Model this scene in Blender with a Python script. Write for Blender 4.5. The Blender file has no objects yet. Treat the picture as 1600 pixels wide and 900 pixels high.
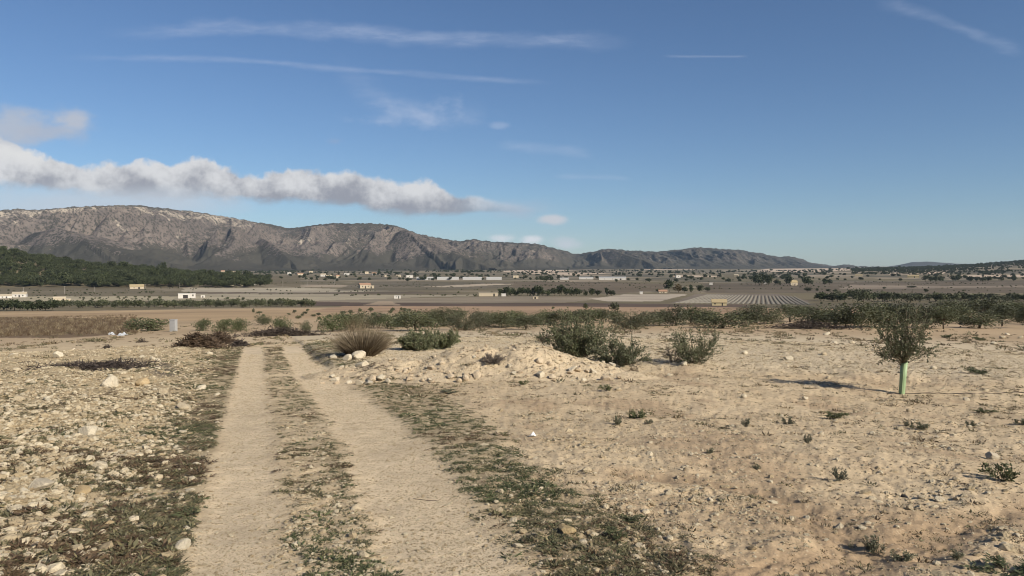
import bpy, math, random
import numpy as np
from mathutils import Vector, Matrix

# ------------------------------------------------------------------ camera, sky, sun, exposure
SC = bpy.context.scene
COL = SC.collection
R = math.radians
F_PX, CX, CY, HOR = 1180.0, 800.0, 450.0, 415.0          # focal length and horizon, in photo pixels
EYE = 1.7
PITCH = math.atan((CY - HOR) / F_PX)

cam_d = bpy.data.cameras.new('camera')
cam_d.sensor_width = 36.0
cam_d.lens = 36.0 * F_PX / 1600.0
cam_d.clip_start = 0.1
cam_d.clip_end = 60000.0
cam = bpy.data.objects.new('camera', cam_d)
cam.location = (0, 0, EYE)
cam.rotation_euler = (math.pi / 2 - PITCH, 0, 0)
COL.objects.link(cam)
SC.camera = cam

SC.view_settings.view_transform = 'Standard'
SC.view_settings.look = 'None'
SC.view_settings.gamma = 1.0
SC.view_settings.use_curve_mapping = False
EXPOSURE = 0.55
SC.view_settings.exposure = EXPOSURE
SC.render.engine = 'CYCLES'
SC.cycles.use_denoising = True
SC.cycles.filter_width = 1.0
SC.cycles.max_bounces = 5
SC.cycles.volume_bounces = 0
SC.cycles.transparent_max_bounces = 8

SUN_EL, SUN_AZ = R(31.0), R(132.0)      # azimuth clockwise from the view direction: behind, to the right
sun_dir = Vector((math.sin(SUN_AZ) * math.cos(SUN_EL), math.cos(SUN_AZ) * math.cos(SUN_EL), math.sin(SUN_EL)))
sun_d = bpy.data.lights.new('sun', 'SUN')
sun_d.energy = 4.8
sun_d.angle = R(0.5)
sun_d.color = (1.0, 0.925, 0.80)
sun = bpy.data.objects.new('sun', sun_d)
sun.rotation_euler = sun_dir.to_track_quat('Z', 'Y').to_euler()
sun.location = (30, -30, 40)
COL.objects.link(sun)


class NT:
    """short-hand for node trees"""
    def __init__(s, tree):
        s.t = tree
        s.t.nodes.clear()

    def n(s, kind, **kw):
        nd = s.t.nodes.new(kind)
        for k, v in kw.items():
            setattr(nd, k, v)
        return nd

    def put(s, sock, v):
        if hasattr(v, 'is_output'):
            s.t.links.new(v, sock)
        elif isinstance(v, (tuple, list)) and sock.type == 'RGBA' and len(v) == 3:
            sock.default_value = (*v, 1)
        else:
            sock.default_value = v

    def m(s, op, a, b=None, c=None, clamp=False):
        nd = s.n('ShaderNodeMath', operation=op, use_clamp=clamp)
        for i, v in enumerate((a, b, c)):
            if v is not None:
                s.put(nd.inputs[i], v)
        return nd.outputs[0]

    def vm(s, op, a, b=None):
        nd = s.n('ShaderNodeVectorMath', operation=op)
        s.put(nd.inputs[0], a)
        if b is not None:
            s.put(nd.inputs[3 if op == 'SCALE' else 1], b)
        return nd.outputs[0]

    def ss(s, x, a, b, lo=0.0, hi=1.0):
        nd = s.n('ShaderNodeMapRange', interpolation_type='SMOOTHSTEP')
        for i, v in enumerate((x, a, b, lo, hi)):
            s.put(nd.inputs[i], v)
        return nd.outputs[0]

    def mix(s, f, a, b, blend='MIX'):
        nd = s.n('ShaderNodeMix', data_type='RGBA', blend_type=blend)
        s.put(nd.inputs[0], f)
        s.put(nd.inputs[6], a)
        s.put(nd.inputs[7], b)
        return nd.outputs[2]

    def noise(s, vec, scale, detail=4.0, rough=0.55, dist=0.0):
        nd = s.n('ShaderNodeTexNoise')
        if vec is not None:
            s.put(nd.inputs['Vector'], vec)
        nd.inputs['Scale'].default_value = scale
        nd.inputs['Detail'].default_value = detail
        nd.inputs['Roughness'].default_value = rough
        nd.inputs['Distortion'].default_value = dist
        return nd.outputs['Fac']

    def voro(s, vec, scale, out='Distance', feature='F1'):
        nd = s.n('ShaderNodeTexVoronoi', feature=feature)
        s.put(nd.inputs['Vector'], vec)
        nd.inputs['Scale'].default_value = scale
        return nd.outputs[out]

    def comb(s, x, y, z):
        nd = s.n('ShaderNodeCombineXYZ')
        for i, v in enumerate((x, y, z)):
            s.put(nd.inputs[i], v)
        return nd.outputs[0]

    def attr(s, name, out='Color'):
        return s.n('ShaderNodeAttribute', attribute_name=name).outputs[out]

    def curve(s, x, pts, x0, x1, y0, y1):
        nd = s.n('ShaderNodeFloatCurve')
        cv = nd.mapping.curves[0]
        q = [((px - x0) / (x1 - x0), (py - y0) / (y1 - y0)) for px, py in pts]
        cv.points[0].location = q[0]
        cv.points[1].location = q[-1]
        for p in q[1:-1]:
            cv.points.new(*p)
        for p in cv.points:
            p.handle_type = 'AUTO_CLAMPED'
        nd.mapping.update()
        s.put(nd.inputs['Value'], s.m('MULTIPLY_ADD', x, 1 / (x1 - x0), -x0 / (x1 - x0)))
        return s.m('MULTIPLY_ADD', nd.outputs[0], y1 - y0, y0)


def lin(r, g, b):
    f = lambda c: (c / 255 / 12.92) if c <= 10 else (((c / 255) + 0.055) / 1.055) ** 2.4
    return (f(r), f(g), f(b))


SKY_STRENGTH = 0.062
world = bpy.data.worlds.new('World')
SC.world = world
world.use_nodes = True
w = NT(world.node_tree)
sky = w.n('ShaderNodeTexSky')
sky.sky_type = 'NISHITA'
sky.sun_disc = False
sky.sun_elevation = SUN_EL
sky.sun_rotation = SUN_AZ
sky.altitude = 600
sky.air_density = 1.0
sky.dust_density = 0.25
sky.ozone_density = 2.0
gd = w.n('ShaderNodeNewGeometry').outputs['Incoming']
sep = w.n('ShaderNodeSeparateXYZ')
w.put(sep.inputs[0], w.vm('SCALE', gd, -1.0))
dx, dy, dz = sep.outputs
ys = w.m('MAXIMUM', dy, 0.02)
cu = w.m('DIVIDE', dx, ys)              # tangent of the bearing, to the right of the view direction
cv_ = w.m('DIVIDE', dz, ys)             # tangent of the height above the horizon
front = w.ss(dy, 0.25, 0.45)
U = lambda px: (px - CX) / F_PX
V = lambda py: (HOR - py) / F_PX
uv = w.comb(cu, cv_, 0.0)


def csky(r, g, b):                       # a cloud's radiance for a given displayed colour
    k = 1.0 / (SKY_STRENGTH * 2 ** EXPOSURE)
    return tuple(c * k for c in lin(r, g, b))


skycol = w.mix(1.0, sky.outputs[0], (0.655, 0.795, 0.975), 'MULTIPLY')
# the long grey cloud bank over the mountain
nb = w.noise(uv, 26.0, 8.0, 0.60, 0.0)
nc = w.noise(uv, 9.0, 3.0, 0.5)
top = w.curve(cu, [(U(x), V(y)) for x, y in ((-500, 150), (-200, 190), (0, 214), (40, 234), (70, 247), (110, 257), (200, 262), (245, 258),
              (320, 258), (360, 272), (420, 275), (470, 272), (545, 272), (580, 280), (640, 283), (700, 300), (740, 311), (790, 319))],
              U(-500), U(790), V(335), V(100))
bot = w.curve(cu, [(U(x), V(y)) for x, y in ((-500, 270), (-200, 280), (0, 292), (100, 303), (200, 315), (300, 320), (450, 320), (550, 324),
              (610, 336), (700, 338), (790, 334))], U(-500), U(790), V(345), V(230))
bil = w.m('ABSOLUTE', w.m('MULTIPLY_ADD', w.noise(uv, 15.0, 3.0, 0.5), 2.0, -1.0))
jit = w.m('ADD', w.m('MULTIPLY', w.m('SUBTRACT', nb, 0.5), 0.034), w.m('MULTIPLY_ADD', bil, -0.026, 0.007))
jit2 = w.m('MULTIPLY', w.m('SUBTRACT', w.noise(uv, 24.0, 5.0, 0.55), 0.5), 0.022)
taper = w.ss(cu, U(830), U(640), 0.25, 1.0)
ta = w.m('ADD', w.m('SUBTRACT', top, cv_), w.m('MULTIPLY', jit, taper))
ba = w.m('ADD', w.m('SUBTRACT', cv_, bot), jit2)
edge_r = w.ss(cu, U(880), U(690))
bank = w.m('MULTIPLY', w.m('MULTIPLY', w.ss(ta, -0.003, 0.006), w.ss(ba, -0.010, 0.010)), edge_r)
bank = w.m('MULTIPLY', bank, front)
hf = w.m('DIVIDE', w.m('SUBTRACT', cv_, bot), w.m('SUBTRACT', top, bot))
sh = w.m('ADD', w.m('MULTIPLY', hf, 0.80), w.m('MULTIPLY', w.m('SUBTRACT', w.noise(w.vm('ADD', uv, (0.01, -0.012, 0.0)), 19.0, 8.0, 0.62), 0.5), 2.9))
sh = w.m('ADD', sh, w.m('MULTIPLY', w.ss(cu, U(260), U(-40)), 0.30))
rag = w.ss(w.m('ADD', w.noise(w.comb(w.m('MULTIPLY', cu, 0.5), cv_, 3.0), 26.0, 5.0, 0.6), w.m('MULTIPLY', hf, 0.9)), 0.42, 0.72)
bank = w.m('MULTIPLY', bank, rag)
ccol = w.mix(w.ss(sh, 0.0, 1.0), csky(150, 150, 158), csky(222, 221, 221))  # sunlit tops and shaded base are painted into the cloud colour
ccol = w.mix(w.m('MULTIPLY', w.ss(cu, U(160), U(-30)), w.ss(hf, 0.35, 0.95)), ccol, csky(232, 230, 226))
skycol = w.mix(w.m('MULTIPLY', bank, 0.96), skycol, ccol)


def puff(col, px, py, rx, ry, c, k, sc=30.0, thr=0.42):
    """one soft cloud about a direction"""
    ex = w.m('DIVIDE', w.m('SUBTRACT', cu, U(px)), rx / F_PX)
    ey = w.m('DIVIDE', w.m('SUBTRACT', cv_, V(py)), ry / F_PX)
    d = w.m('SQRT', w.m('ADD', w.m('MULTIPLY', ex, ex), w.m('MULTIPLY', ey, ey)))
    nz = w.noise(w.comb(w.m('MULTIPLY', cu, 0.55), cv_, float(px) * 0.01), sc, 5.0, 0.58)
    a = w.ss(w.m('ADD', w.m('SUBTRACT', 1.0, d), w.m('MULTIPLY', w.m('SUBTRACT', nz, 0.5), 2.2)), thr - 0.32, thr + 0.55)
    a = w.m('MULTIPLY', w.m('MULTIPLY', a, w.ss(d, 1.25, 0.5)), w.m('MULTIPLY', front, k))
    return w.mix(a, col, c)


def streak(col, pts, wd, k, c, sc=10.0):
    """a thin ice cloud or old vapour trail along a line of directions"""
    x0, x1 = pts[0][0], pts[-1][0]
    yy = [p[1] for p in pts]
    mid = w.curve(cu, [(U(x), V(y)) for x, y in pts], U(x0), U(x1), V(max(yy) + 20), V(min(yy) - 20))
    st = w.comb(w.m('MULTIPLY', cu, 0.22), cv_, float(x0) * 0.013)
    off = w.m('MULTIPLY', w.m('SUBTRACT', w.noise(st, sc * 3, 4.0, 0.6), 0.5), wd * 1.6 / F_PX)
    d = w.m('ABSOLUTE', w.m('ADD', w.m('SUBTRACT', cv_, mid), off))
    thick = w.m('MULTIPLY', w.noise(w.comb(cu, float(x0) * 0.1, 0.0), 14.0, 3.0), 2.0 * wd / F_PX)
    a = w.ss(d, thick, 0.0)
    a = w.m('MULTIPLY', a, w.m('MULTIPLY', w.ss(cu, U(x0), U(x0 + (x1 - x0) * 0.2)), w.ss(cu, U(x1), U(x1 - (x1 - x0) * 0.15))))
    fib = w.ss(w.noise(st, sc * 7, 6.0, 0.7), 0.36, 0.66)
    a = w.m('MULTIPLY', w.m('MULTIPLY', a, w.m('MULTIPLY_ADD', fib, 0.6, 0.4)), w.m('MULTIPLY', front, k))
    return w.mix(a, col, c)


CW = csky(186, 198, 222)
skycol = streak(skycol, [(150, 58), (260, 55), (370, 47), (500, 51), (640, 62), (760, 66), (900, 68), (1000, 71)], 17, 0.36, CW)
skycol = streak(skycol, [(80, 92), (250, 94), (420, 101), (520, 110), (640, 117), (760, 126), (880, 134)], 7, 0.24, CW)
skycol = streak(skycol, [(1355, 6), (1420, 20), (1490, 46), (1540, 68), (1600, 84)], 15, 0.20, CW)
skycol = streak(skycol, [(520, 108), (560, 135), (610, 160), (680, 178), (770, 180)], 30, 0.15, CW)
skycol = streak(skycol, [(770, 226), (830, 232), (880, 238), (930, 246)], 12, 0.26, CW)
skycol = streak(skycol, [(860, 276), (930, 276), (990, 280)], 6, 0.20, CW)
skycol = streak(skycol, [(1030, 90), (1090, 91), (1170, 91)], 3, 0.22, CW)
skycol = puff(skycol, 650, 178, 150, 38, CW, 0.50, 36.0, 0.60)
skycol = puff(skycol, 780, 198, 22, 10, CW, 0.30)
skycol = puff(skycol, 20, 200, 150, 48, csky(186, 190, 200), 0.80, 26.0)
skycol = puff(skycol, 70, 208, 110, 24, csky(178, 184, 198), 0.7, 30.0)
skycol = puff(skycol, 120, 186, 44, 26, csky(192, 194, 202), 0.80, 30.0)
skycol = puff(skycol, 130, 318, 360, 42, csky(196, 204, 214), 0.80, 8.0, 0.36)
skycol = puff(skycol, 1045, 322, 90, 24, csky(150, 176, 204), 0.32, 16.0)
skycol = puff(skycol, 815, 328, 120, 26, csky(176, 186, 202), 0.55, 18.0)
skycol = puff(skycol, 863, 343, 30, 12, csky(206, 206, 210), 0.9)
skycol = puff(skycol, 784, 371, 36, 13, csky(228, 228, 230), 1.0)
skycol = puff(skycol, 828, 375, 26, 12, csky(228, 228, 230), 0.95)
skycol = puff(skycol, 885, 381, 36, 14, csky(204, 208, 214), 0.8)
skycol = puff(skycol, 524, 222, 22, 9, csky(150, 168, 200), 0.5)
bg = w.n('ShaderNodeBackground')
w.put(bg.inputs[0], skycol)
bg.inputs[1].default_value = SKY_STRENGTH
w.put(w.n('ShaderNodeOutputWorld').inputs[0], bg.outputs[0])

# ------------------------------------------------------------------ noise and terrain functions
def _h(ix, iy, seed):
    n = (ix.astype(np.int64) * 374761393 + iy.astype(np.int64) * 668265263 + seed * 1442695041) & 0xFFFFFFFF
    n = ((n ^ (n >> 13)) * 1274126177) & 0xFFFFFFFF
    n = n ^ (n >> 16)
    return n


def perlin(x, y, seed=0):
    x = np.asarray(x, float); y = np.asarray(y, float)
    x0 = np.floor(x); y0 = np.floor(y)
    fx, fy = x - x0, y - y0
    u = fx * fx * fx * (fx * (fx * 6 - 15) + 10)
    v = fy * fy * fy * (fy * (fy * 6 - 15) + 10)

    def g(ix, iy, ax, ay):
        a = _h(ix, iy, seed) * (2 * math.pi / 4294967296.0)
        return np.cos(a) * ax + np.sin(a) * ay
    n00 = g(x0, y0, fx, fy); n10 = g(x0 + 1, y0, fx - 1, fy)
    n01 = g(x0, y0 + 1, fx, fy - 1); n11 = g(x0 + 1, y0 + 1, fx - 1, fy - 1)
    return 1.5 * ((n00 * (1 - u) + n10 * u) * (1 - v) + (n01 * (1 - u) + n11 * u) * v)


def fbm(x, y, octv=4, seed=0, gain=0.5, lac=2.03):
    s = 0; a = 1.0; t = 0
    for k in range(octv):
        s = s + a * perlin(x, y, seed + k * 17)
        t += a; a *= gain; x = x * lac + 3.1; y = y * lac - 1.7
    return s / t


def ridged(x, y, octv=4, seed=0, gain=0.5):
    s = 0; a = 1.0; t = 0
    for k in range(octv):
        s = s + a * (1 - np.abs(perlin(x, y, seed + k * 31)) * 1.6)
        t += a; a *= gain; x = x * 2.07 + 5.3; y = y * 2.07 + 1.9
    return s / t


def sstep(x, a, b):
    t = np.clip((np.asarray(x, float) - a) / (b - a), 0, 1)
    return t * t * (3 - 2 * t)


# ground height by distance from the camera: a stony rise, a terrace, the valley floor
PROF = np.array([(0.5, 0), (2, 0.0), (4.1, 0.0), (8.5, -0.33), (15, -0.83), (24, -1.28), (33, -1.72), (45, -2.75), (68, -4.5), (90, -6.0),
                 (150, -8.6), (230, -12.4), (300, -15.2), (420, -20.0), (560, -24.6), (800, -28.6), (1060, -30.2), (1530, -31.0), (2500, -30.4),
                 (3600, -29), (6000, -26), (9000, -24), (20000, -24)], float)
_lr = np.linspace(math.log(0.5), math.log(20000), 900)
_pz = np.interp(_lr, np.log(PROF[:, 0]), PROF[:, 1])
_k = np.hanning(31); _k /= _k.sum()
_pz = np.convolve(np.pad(_pz, 15, mode='edge'), _k, 'valid')

HILL_X = np.array([-1200, -400, -150, 0, 40, 80, 120, 200, 300, 360, 400, 430, 480])
HILL_Y = np.array([372, 376, 386, 396, 404, 410, 417, 424.5, 432, 436, 439, 444, 450])
SLOPE_X = np.array([1200, 1330, 1400, 1470, 1520, 1560, 1600, 1700, 1900, 3000])
SLOPE_Y = np.array([424, 421, 419.5, 417.5, 415, 412, 408, 401, 392, 380])


def px_of(x, y):
    return CX + F_PX * x / np.maximum(y, 1e-3)


def H(x, y):
    """large relief of the ground, in metres"""
    x = np.asarray(x, float); y = np.asarray(y, float)
    r = np.sqrt(x * x + y * y)
    z = np.interp(np.log(np.maximum(r, 0.5)), _lr, _pz)
    fr = y > 0.15 * r
    px = np.where(fr, px_of(x, y), 1e5)
    # pine hill on the left
    zt = EYE + (HOR - np.interp(px, HILL_X, HILL_Y)) / F_PX * 1430.0
    up = sstep(y, 1060, 1430) * (1 - sstep(y, 1480, 2500))
    z = np.where(fr & (px < 480), z + np.maximum(zt - z, 0) * up * (1 + 0.10 * fbm(x / 160, y / 160, 3, 5)), z)
    # wooded slope rising on the far right
    zs = EYE + (HOR - np.interp(px, SLOPE_X, SLOPE_Y)) / F_PX * 4200.0
    up2 = sstep(y, 2100, 4200)
    z = np.where(fr & (px > 1200) & (px < 5000), z + np.maximum(zs - z, 0) * up2, z)
    z = z + 0.6 * fbm(x / 90, y / 90, 3, 11) * sstep(r, 60, 220)
    z = z + 2.0 * fbm(x / 700, y / 700, 3, 12) * sstep(r, 1500, 3000)
    # gentle humps of the near ground, and the stony bank left of the track
    z = z + 0.10 * fbm(x / 5.0, y / 5.0, 2, 13) * sstep(r, 3, 8) * (1 - sstep(r, 60, 120))
    return z


def raydir(px, py):
    a, b = (px - CX) / F_PX, (CY - py) / F_PX
    cp, sp = math.cos(PITCH), math.sin(PITCH)
    return np.array((a, cp + b * sp, -sp + b * cp))


_T = np.concatenate([np.linspace(2.0, 60, 1400), np.geomspace(60.1, 16000, 2600)])


def G(px, py):
    """the place on the ground that the photo shows at a pixel"""
    d = raydir(px, py)
    X, Y, Z = d[0] * _T, d[1] * _T, EYE + d[2] * _T
    g = Z - H(X, Y)
    i = np.argmax(g < 0)
    if g[i] >= 0:
        i = len(_T) - 1
    if i == 0:
        return float(X[0]), float(Y[0])
    f = g[i - 1] / (g[i - 1] - g[i])
    t = _T[i - 1] + f * (_T[i] - _T[i - 1])
    return float(d[0] * t), float(d[1] * t)


# the track's four edges, where it lies on the ground
_TR = [(960, 272, 436, 640, 895), (900, 298, 436, 612, 818), (800, 322, 430, 580, 748), (700, 347, 424, 547, 682), (650, 357, 418, 513, 614), (613, 366, 413, 485, 563),
       (580, 374, 411, 461, 518), (555, 380, 411, 446, 484), (530, 386, 411, 434, 457)]
_te = [[], [], [], []]
_tY = [[], [], [], []]
for row in _TR:
    pts = [G(px, row[0]) for px in row[1:]]
    for k in range(4):
        _te[k].append(pts[k][0]); _tY[k].append(pts[k][1])
_te = np.array(_te); _tY = np.array(_tY)


def track(k, y):
    yy = np.asarray(y, float)
    _ty = _tY[k]
    v = np.interp(yy, _ty, _te[k])
    lo = (_te[k][1] - _te[k][0]) / (_ty[1] - _ty[0])
    hi = (_te[k][-1] - _te[k][-3]) / (_ty[-1] - _ty[-3])
    return v + np.where(yy < _ty[0], (yy - _ty[0]) * lo, 0) + np.where(yy > _ty[-1], (yy - _ty[-1]) * hi, 0)


def poly_dist(x, y, pts):
    """distance to a polyline and where along it (0..1)"""
    best = np.full(np.shape(x), 1e9); par = np.zeros(np.shape(x))
    n = len(pts) - 1
    for i in range(n):
        ax, ay = pts[i]; bx, by = pts[i + 1]
        vx, vy = bx - ax, by - ay
        t = np.clip(((x - ax) * vx + (y - ay) * vy) / (vx * vx + vy * vy), 0, 1)
        d = np.hypot(x - ax - t * vx, y - ay - t * vy)
        m = d < best
        best = np.where(m, d, best); par = np.where(m, (i + t) / n, par)
    return best, par


VERGE = [G(*p) for p in ((476, 534), (512, 558), (585, 590), (640, 622), (690, 660), (735, 715), (795, 760), (865, 800), (940, 855), (985, 895), (1060, 960))]
VERGE_W = np.array([0.8, 0.8, 0.55, 0.75, 0.62, 0.46, 0.46, 0.46, 0.50, 0.50, 0.5])


def masks(x, y):
    """rut, veg (low weeds), stony, berm: 0..1, in the near ground"""
    x = np.asarray(x, float); y = np.asarray(y, float)
    r = np.hypot(x, y)
    e = [track(k, y) for k in range(4)]
    wob = 0.15 * fbm(x * 1.1, y * 1.1, 3, 21) + 0.09 * fbm(x * 5, y * 5, 3, 22)
    s = 0.14
    inr = sstep(x + wob, e[0] - s, e[0] + s) * (1 - sstep(x + wob, e[1] - s, e[1] + s))
    inr2 = sstep(x + wob, e[2] - s, e[2] + s) * (1 - sstep(x + wob, e[3] - s, e[3] + s))
    fade = (1 - sstep(y, 33.5, 37)) * (y > 0)
    rut = np.maximum(inr, inr2) * fade
    cen = sstep(x + wob, e[1], e[1] + 0.14) * (1 - sstep(x + wob, e[2] - 0.14, e[2])) * fade
    patch = fbm(x * 0.9, y * 0.9, 3, 31)
    patch2 = fbm(x * 3.2, y * 3.2, 3, 32)
    veg_c = cen * np.clip(0.62 + 1.2 * patch + 0.9 * patch2, 0, 1) * (0.75 + 0.3 * sstep(y, 14, 26))
    dl = e[0] - x
    left = sstep(dl, 0.0, 0.18) * fade
    verge_l = left * (1 - sstep(dl + 0.5 * patch, 0.5 + 0.02 * r, 1.5 + 0.03 * r)) * np.clip(0.44 + 1.1 * patch + 0.9 * patch2, 0, 1)
    bank = left * np.clip(sstep(patch + 0.7 * patch2 + 0.60 * sstep(r, 13, 4), -0.06, 0.36) * (1.0 - 0.03 * r), 0, 1)
    d, t = poly_dist(x, y, VERGE)
    wd = np.interp(t, np.linspace(0, 1, len(VERGE_W)), VERGE_W)
    vr = (1 - sstep(d + 0.30 * patch2 + 0.2 * patch, wd * 0.45, wd * 1.35)) * np.clip(0.95 + 0.8 * patch + 0.5 * patch2, 0, 1) * (r < 36)
    right = sstep(x - e[3], 0.0, 0.3)
    spars = right * sstep(patch + 0.6 * patch2, 0.42, 0.75) * 0.45
    veg = np.maximum.reduce([veg_c, verge_l, bank, vr, spars]) * (1 - rut)
    stony_l = left * np.clip(sstep(dl, 0.1, 1.2) * (0.85 + 0.5 * patch), 0, 1)
    stony_r = right * (0.12 + 0.30 * sstep(patch, 0.05, 0.4) + 0.50 * sstep(r, 18, 23) + 0.25 * sstep(x, 3, 6) * sstep(patch, 0.0, 0.5))
    stony = np.clip(np.maximum.reduce([stony_l, stony_r, 0.25 * cen]), 0, 1) * (1 - rut) + 0.06 * rut
    berm = left * sstep(dl, 0.4, 2.2)
    return rut, veg, stony, berm, left, right


TYRE = [G(*p) for p in ((1240, 905), (1330, 868), (1400, 852), (1450, 832), (1475, 822))]


TYRES = [[G(*p) for p in q] for q in (((985, 742), (1080, 750), (1180, 768), (1270, 805), (1330, 860)), ((1120, 905), (1230, 872), (1330, 862)), ((1290, 905), (1400, 880), (1520, 820), (1620, 790)))]


def tyre_mask(x, y):
    m = 0
    for q, wd in zip([TYRE] + TYRES, (0.34, 0.30, 0.24, 0.26)):
        d, _ = poly_dist(x, y, q)
        m = np.maximum(m, np.exp(-(d / wd) ** 2))
    return m


def Hm(x, y, mk=None):
    """ground with its small relief"""
    x = np.asarray(x, float); y = np.asarray(y, float)
    r = np.hypot(x, y)
    z = H(x, y)
    near = 1 - sstep(r, 45, 75)
    rut, veg, stony, berm, left, right = mk if mk is not None else masks(x, y)
    amp = near * (1 - rut) * (0.018 + 0.050 * stony + 0.016 * right)
    z = z + amp * fbm(x * 1.9, y * 1.9, 4, 41, 0.6)
    z = z + near * (1 - rut) * (0.010 + 0.022 * stony + 0.010 * right) * fbm(x * 7.5, y * 7.5, 3, 42, 0.6)
    z = z + near * berm * (0.16 + 0.22 * fbm(x / 2.1, y / 2.1, 3, 43))
    z = z + near * (-0.022 * rut + 0.010 * rut * fbm(x * 3, y * 3, 2, 44))
    for q, wd in zip([TYRE] + TYRES, (0.22, 0.2, 0.17, 0.17)):
        td, tt = poly_dist(x, y, q)
        z = z - 0.020 * np.exp(-(td / wd) ** 2) + 0.008 * np.exp(-((td - wd * 1.7) / 0.09) ** 2) + 0.0028 * np.cos(td * 75) * np.exp(-(td / (wd * 1.2)) ** 2)
    # small scarp along the edge of the stony field on the right
    z = z + near * right * 0.13 * sstep(r + 2.2 * fbm(x / 2.2, y / 2.2, 3, 45), 20.2, 21.8)
    return z


def hm1(x, y):
    return float(Hm(np.array([x]), np.array([y]))[0])


def at(px, py):
    x, y = G(px, py)
    return Vector((x, y, hm1(x, y)))


def metres(pxs, y):
    return pxs * y / F_PX


# ------------------------------------------------------------------ object helpers
def put(o, parent=None):
    COL.objects.link(o)
    if parent is not None:
        o.parent = parent
    return o


def tag(o, label=None, cat=None, group=None, kind=None):
    if label: o['label'] = label
    if cat: o['category'] = cat
    if group: o['group'] = group
    if kind: o['kind'] = kind
    return o


def obj(name, mesh, parent=None, loc=None, mat=None):
    o = bpy.data.objects.new(name, mesh)
    if mat is not None and len(mesh.materials) == 0:
        mesh.materials.append(mat)
    if loc is not None:
        o.location = loc
    return put(o, parent)


def empty(name, loc, rz=0.0, scale=None):
    o = bpy.data.objects.new(name, None)
    o.empty_display_size = 0.2
    o.location = loc
    o.rotation_euler = (0, 0, rz)
    if scale is not None:
        o.scale = scale if hasattr(scale, '__len__') else (scale,) * 3
    return put(o)


def mesh_np(name, verts, faces, smooth=False, mats=(), mat_idx=None):
    """faces: an (n,3) or (n,4) integer array, or a list of tuples"""
    me = bpy.data.meshes.new(name)
    if isinstance(faces, np.ndarray):
        n, k = faces.shape
        me.vertices.add(len(verts)); me.vertices.foreach_set('co', np.asarray(verts, np.float32).ravel())
        me.loops.add(n * k); me.loops.foreach_set('vertex_index', faces.astype(np.int32).ravel())
        me.polygons.add(n); me.polygons.foreach_set('loop_start', np.arange(0, n * k, k, dtype=np.int32))
        me.polygons.foreach_set('loop_total', np.full(n, k, np.int32))
        me.update(calc_edges=True)
    else:
        me.from_pydata([tuple(v) for v in verts], [], [tuple(f) for f in faces])
        n = len(me.polygons)
    me.polygons.foreach_set('use_smooth', np.full(n, bool(smooth)))
    for m in mats:
        me.materials.append(m)
    if mat_idx is not None:
        me.polygons.foreach_set('material_index', np.asarray(mat_idx, np.int32))
    me.validate()
    me.update()
    return me


def float_attr(me, name, vals):
    a = me.attributes.new(name, 'FLOAT', 'POINT')
    a.data.foreach_set('value', np.asarray(vals, np.float32))


def color_attr(me, name, rgb):
    a = me.attributes.new(name, 'FLOAT_COLOR', 'POINT')
    a.data.foreach_set('color', np.concatenate([rgb, np.ones((len(rgb), 1))], 1).astype(np.float32).ravel())


class MB:
    """collects quads and triangles for one mesh"""
    def __init__(s):
        s.v = []; s.f = []

    def box(s, x0, x1, y0, y1, z0, z1):
        b = len(s.v)
        s.v += [(x0, y0, z0), (x1, y0, z0), (x1, y1, z0), (x0, y1, z0), (x0, y0, z1), (x1, y0, z1), (x1, y1, z1), (x0, y1, z1)]
        s.f += [tuple(b + i for i in q) for q in ((3, 2, 1, 0), (4, 5, 6, 7), (0, 1, 5, 4), (1, 2, 6, 5), (2, 3, 7, 6), (3, 0, 4, 7))]

    def prism(s, outline, y0, y1):
        """an outline in x,z pushed along y"""
        b = len(s.v); n = len(outline)
        s.v += [(x, y0, z) for x, z in outline] + [(x, y1, z) for x, z in outline]
        s.f.append(tuple(b + i for i in range(n)))
        s.f.append(tuple(b + n + i for i in reversed(range(n))))
        for i in range(n):
            j = (i + 1) % n
            s.f.append((b + j, b + i, b + n + i, b + n + j))

    def tube(s, pts, rad, sides=5):
        b = len(s.v); n = len(pts)
        pts = [Vector(p) for p in pts]
        for i, p in enumerate(pts):
            d = (pts[min(i + 1, n - 1)] - pts[max(i - 1, 0)])
            d = d.normalized() if d.length > 1e-9 else Vector((0, 0, 1))
            a = d.orthogonal().normalized(); c = d.cross(a)
            rr = rad[i] if hasattr(rad, '__len__') else rad
            for k in range(sides):
                t = 2 * math.pi * k / sides
                s.v.append(tuple(p + (math.cos(t) * a + math.sin(t) * c) * float(rr)))
        for i in range(n - 1):
            for k in range(sides):
                k2 = (k + 1) % sides
                s.f.append((b + i * sides + k, b + i * sides + k2, b + (i + 1) * sides + k2, b + (i + 1) * sides + k))
        s.f.append(tuple(b + (n - 1) * sides + k for k in range(sides)))
        s.f.append(tuple(b + k for k in reversed(range(sides))))

    def mesh(s, name, mat=None, smooth=False):
        return mesh_np(name, s.v, s.f, smooth, [mat] if mat else [])


# ------------------------------------------------------------------ materials
def mat_new(name):
    m = bpy.data.materials.new(name)
    m.use_nodes = True
    t = NT(m.node_tree)
    b = t.n('ShaderNodeBsdfPrincipled')
    t.put(t.n('ShaderNodeOutputMaterial').inputs[0], b.outputs[0])
    b.inputs['Roughness'].default_value = 0.9
    b.inputs['Specular IOR Level'].default_value = 0.15
    return m, t, b


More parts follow.
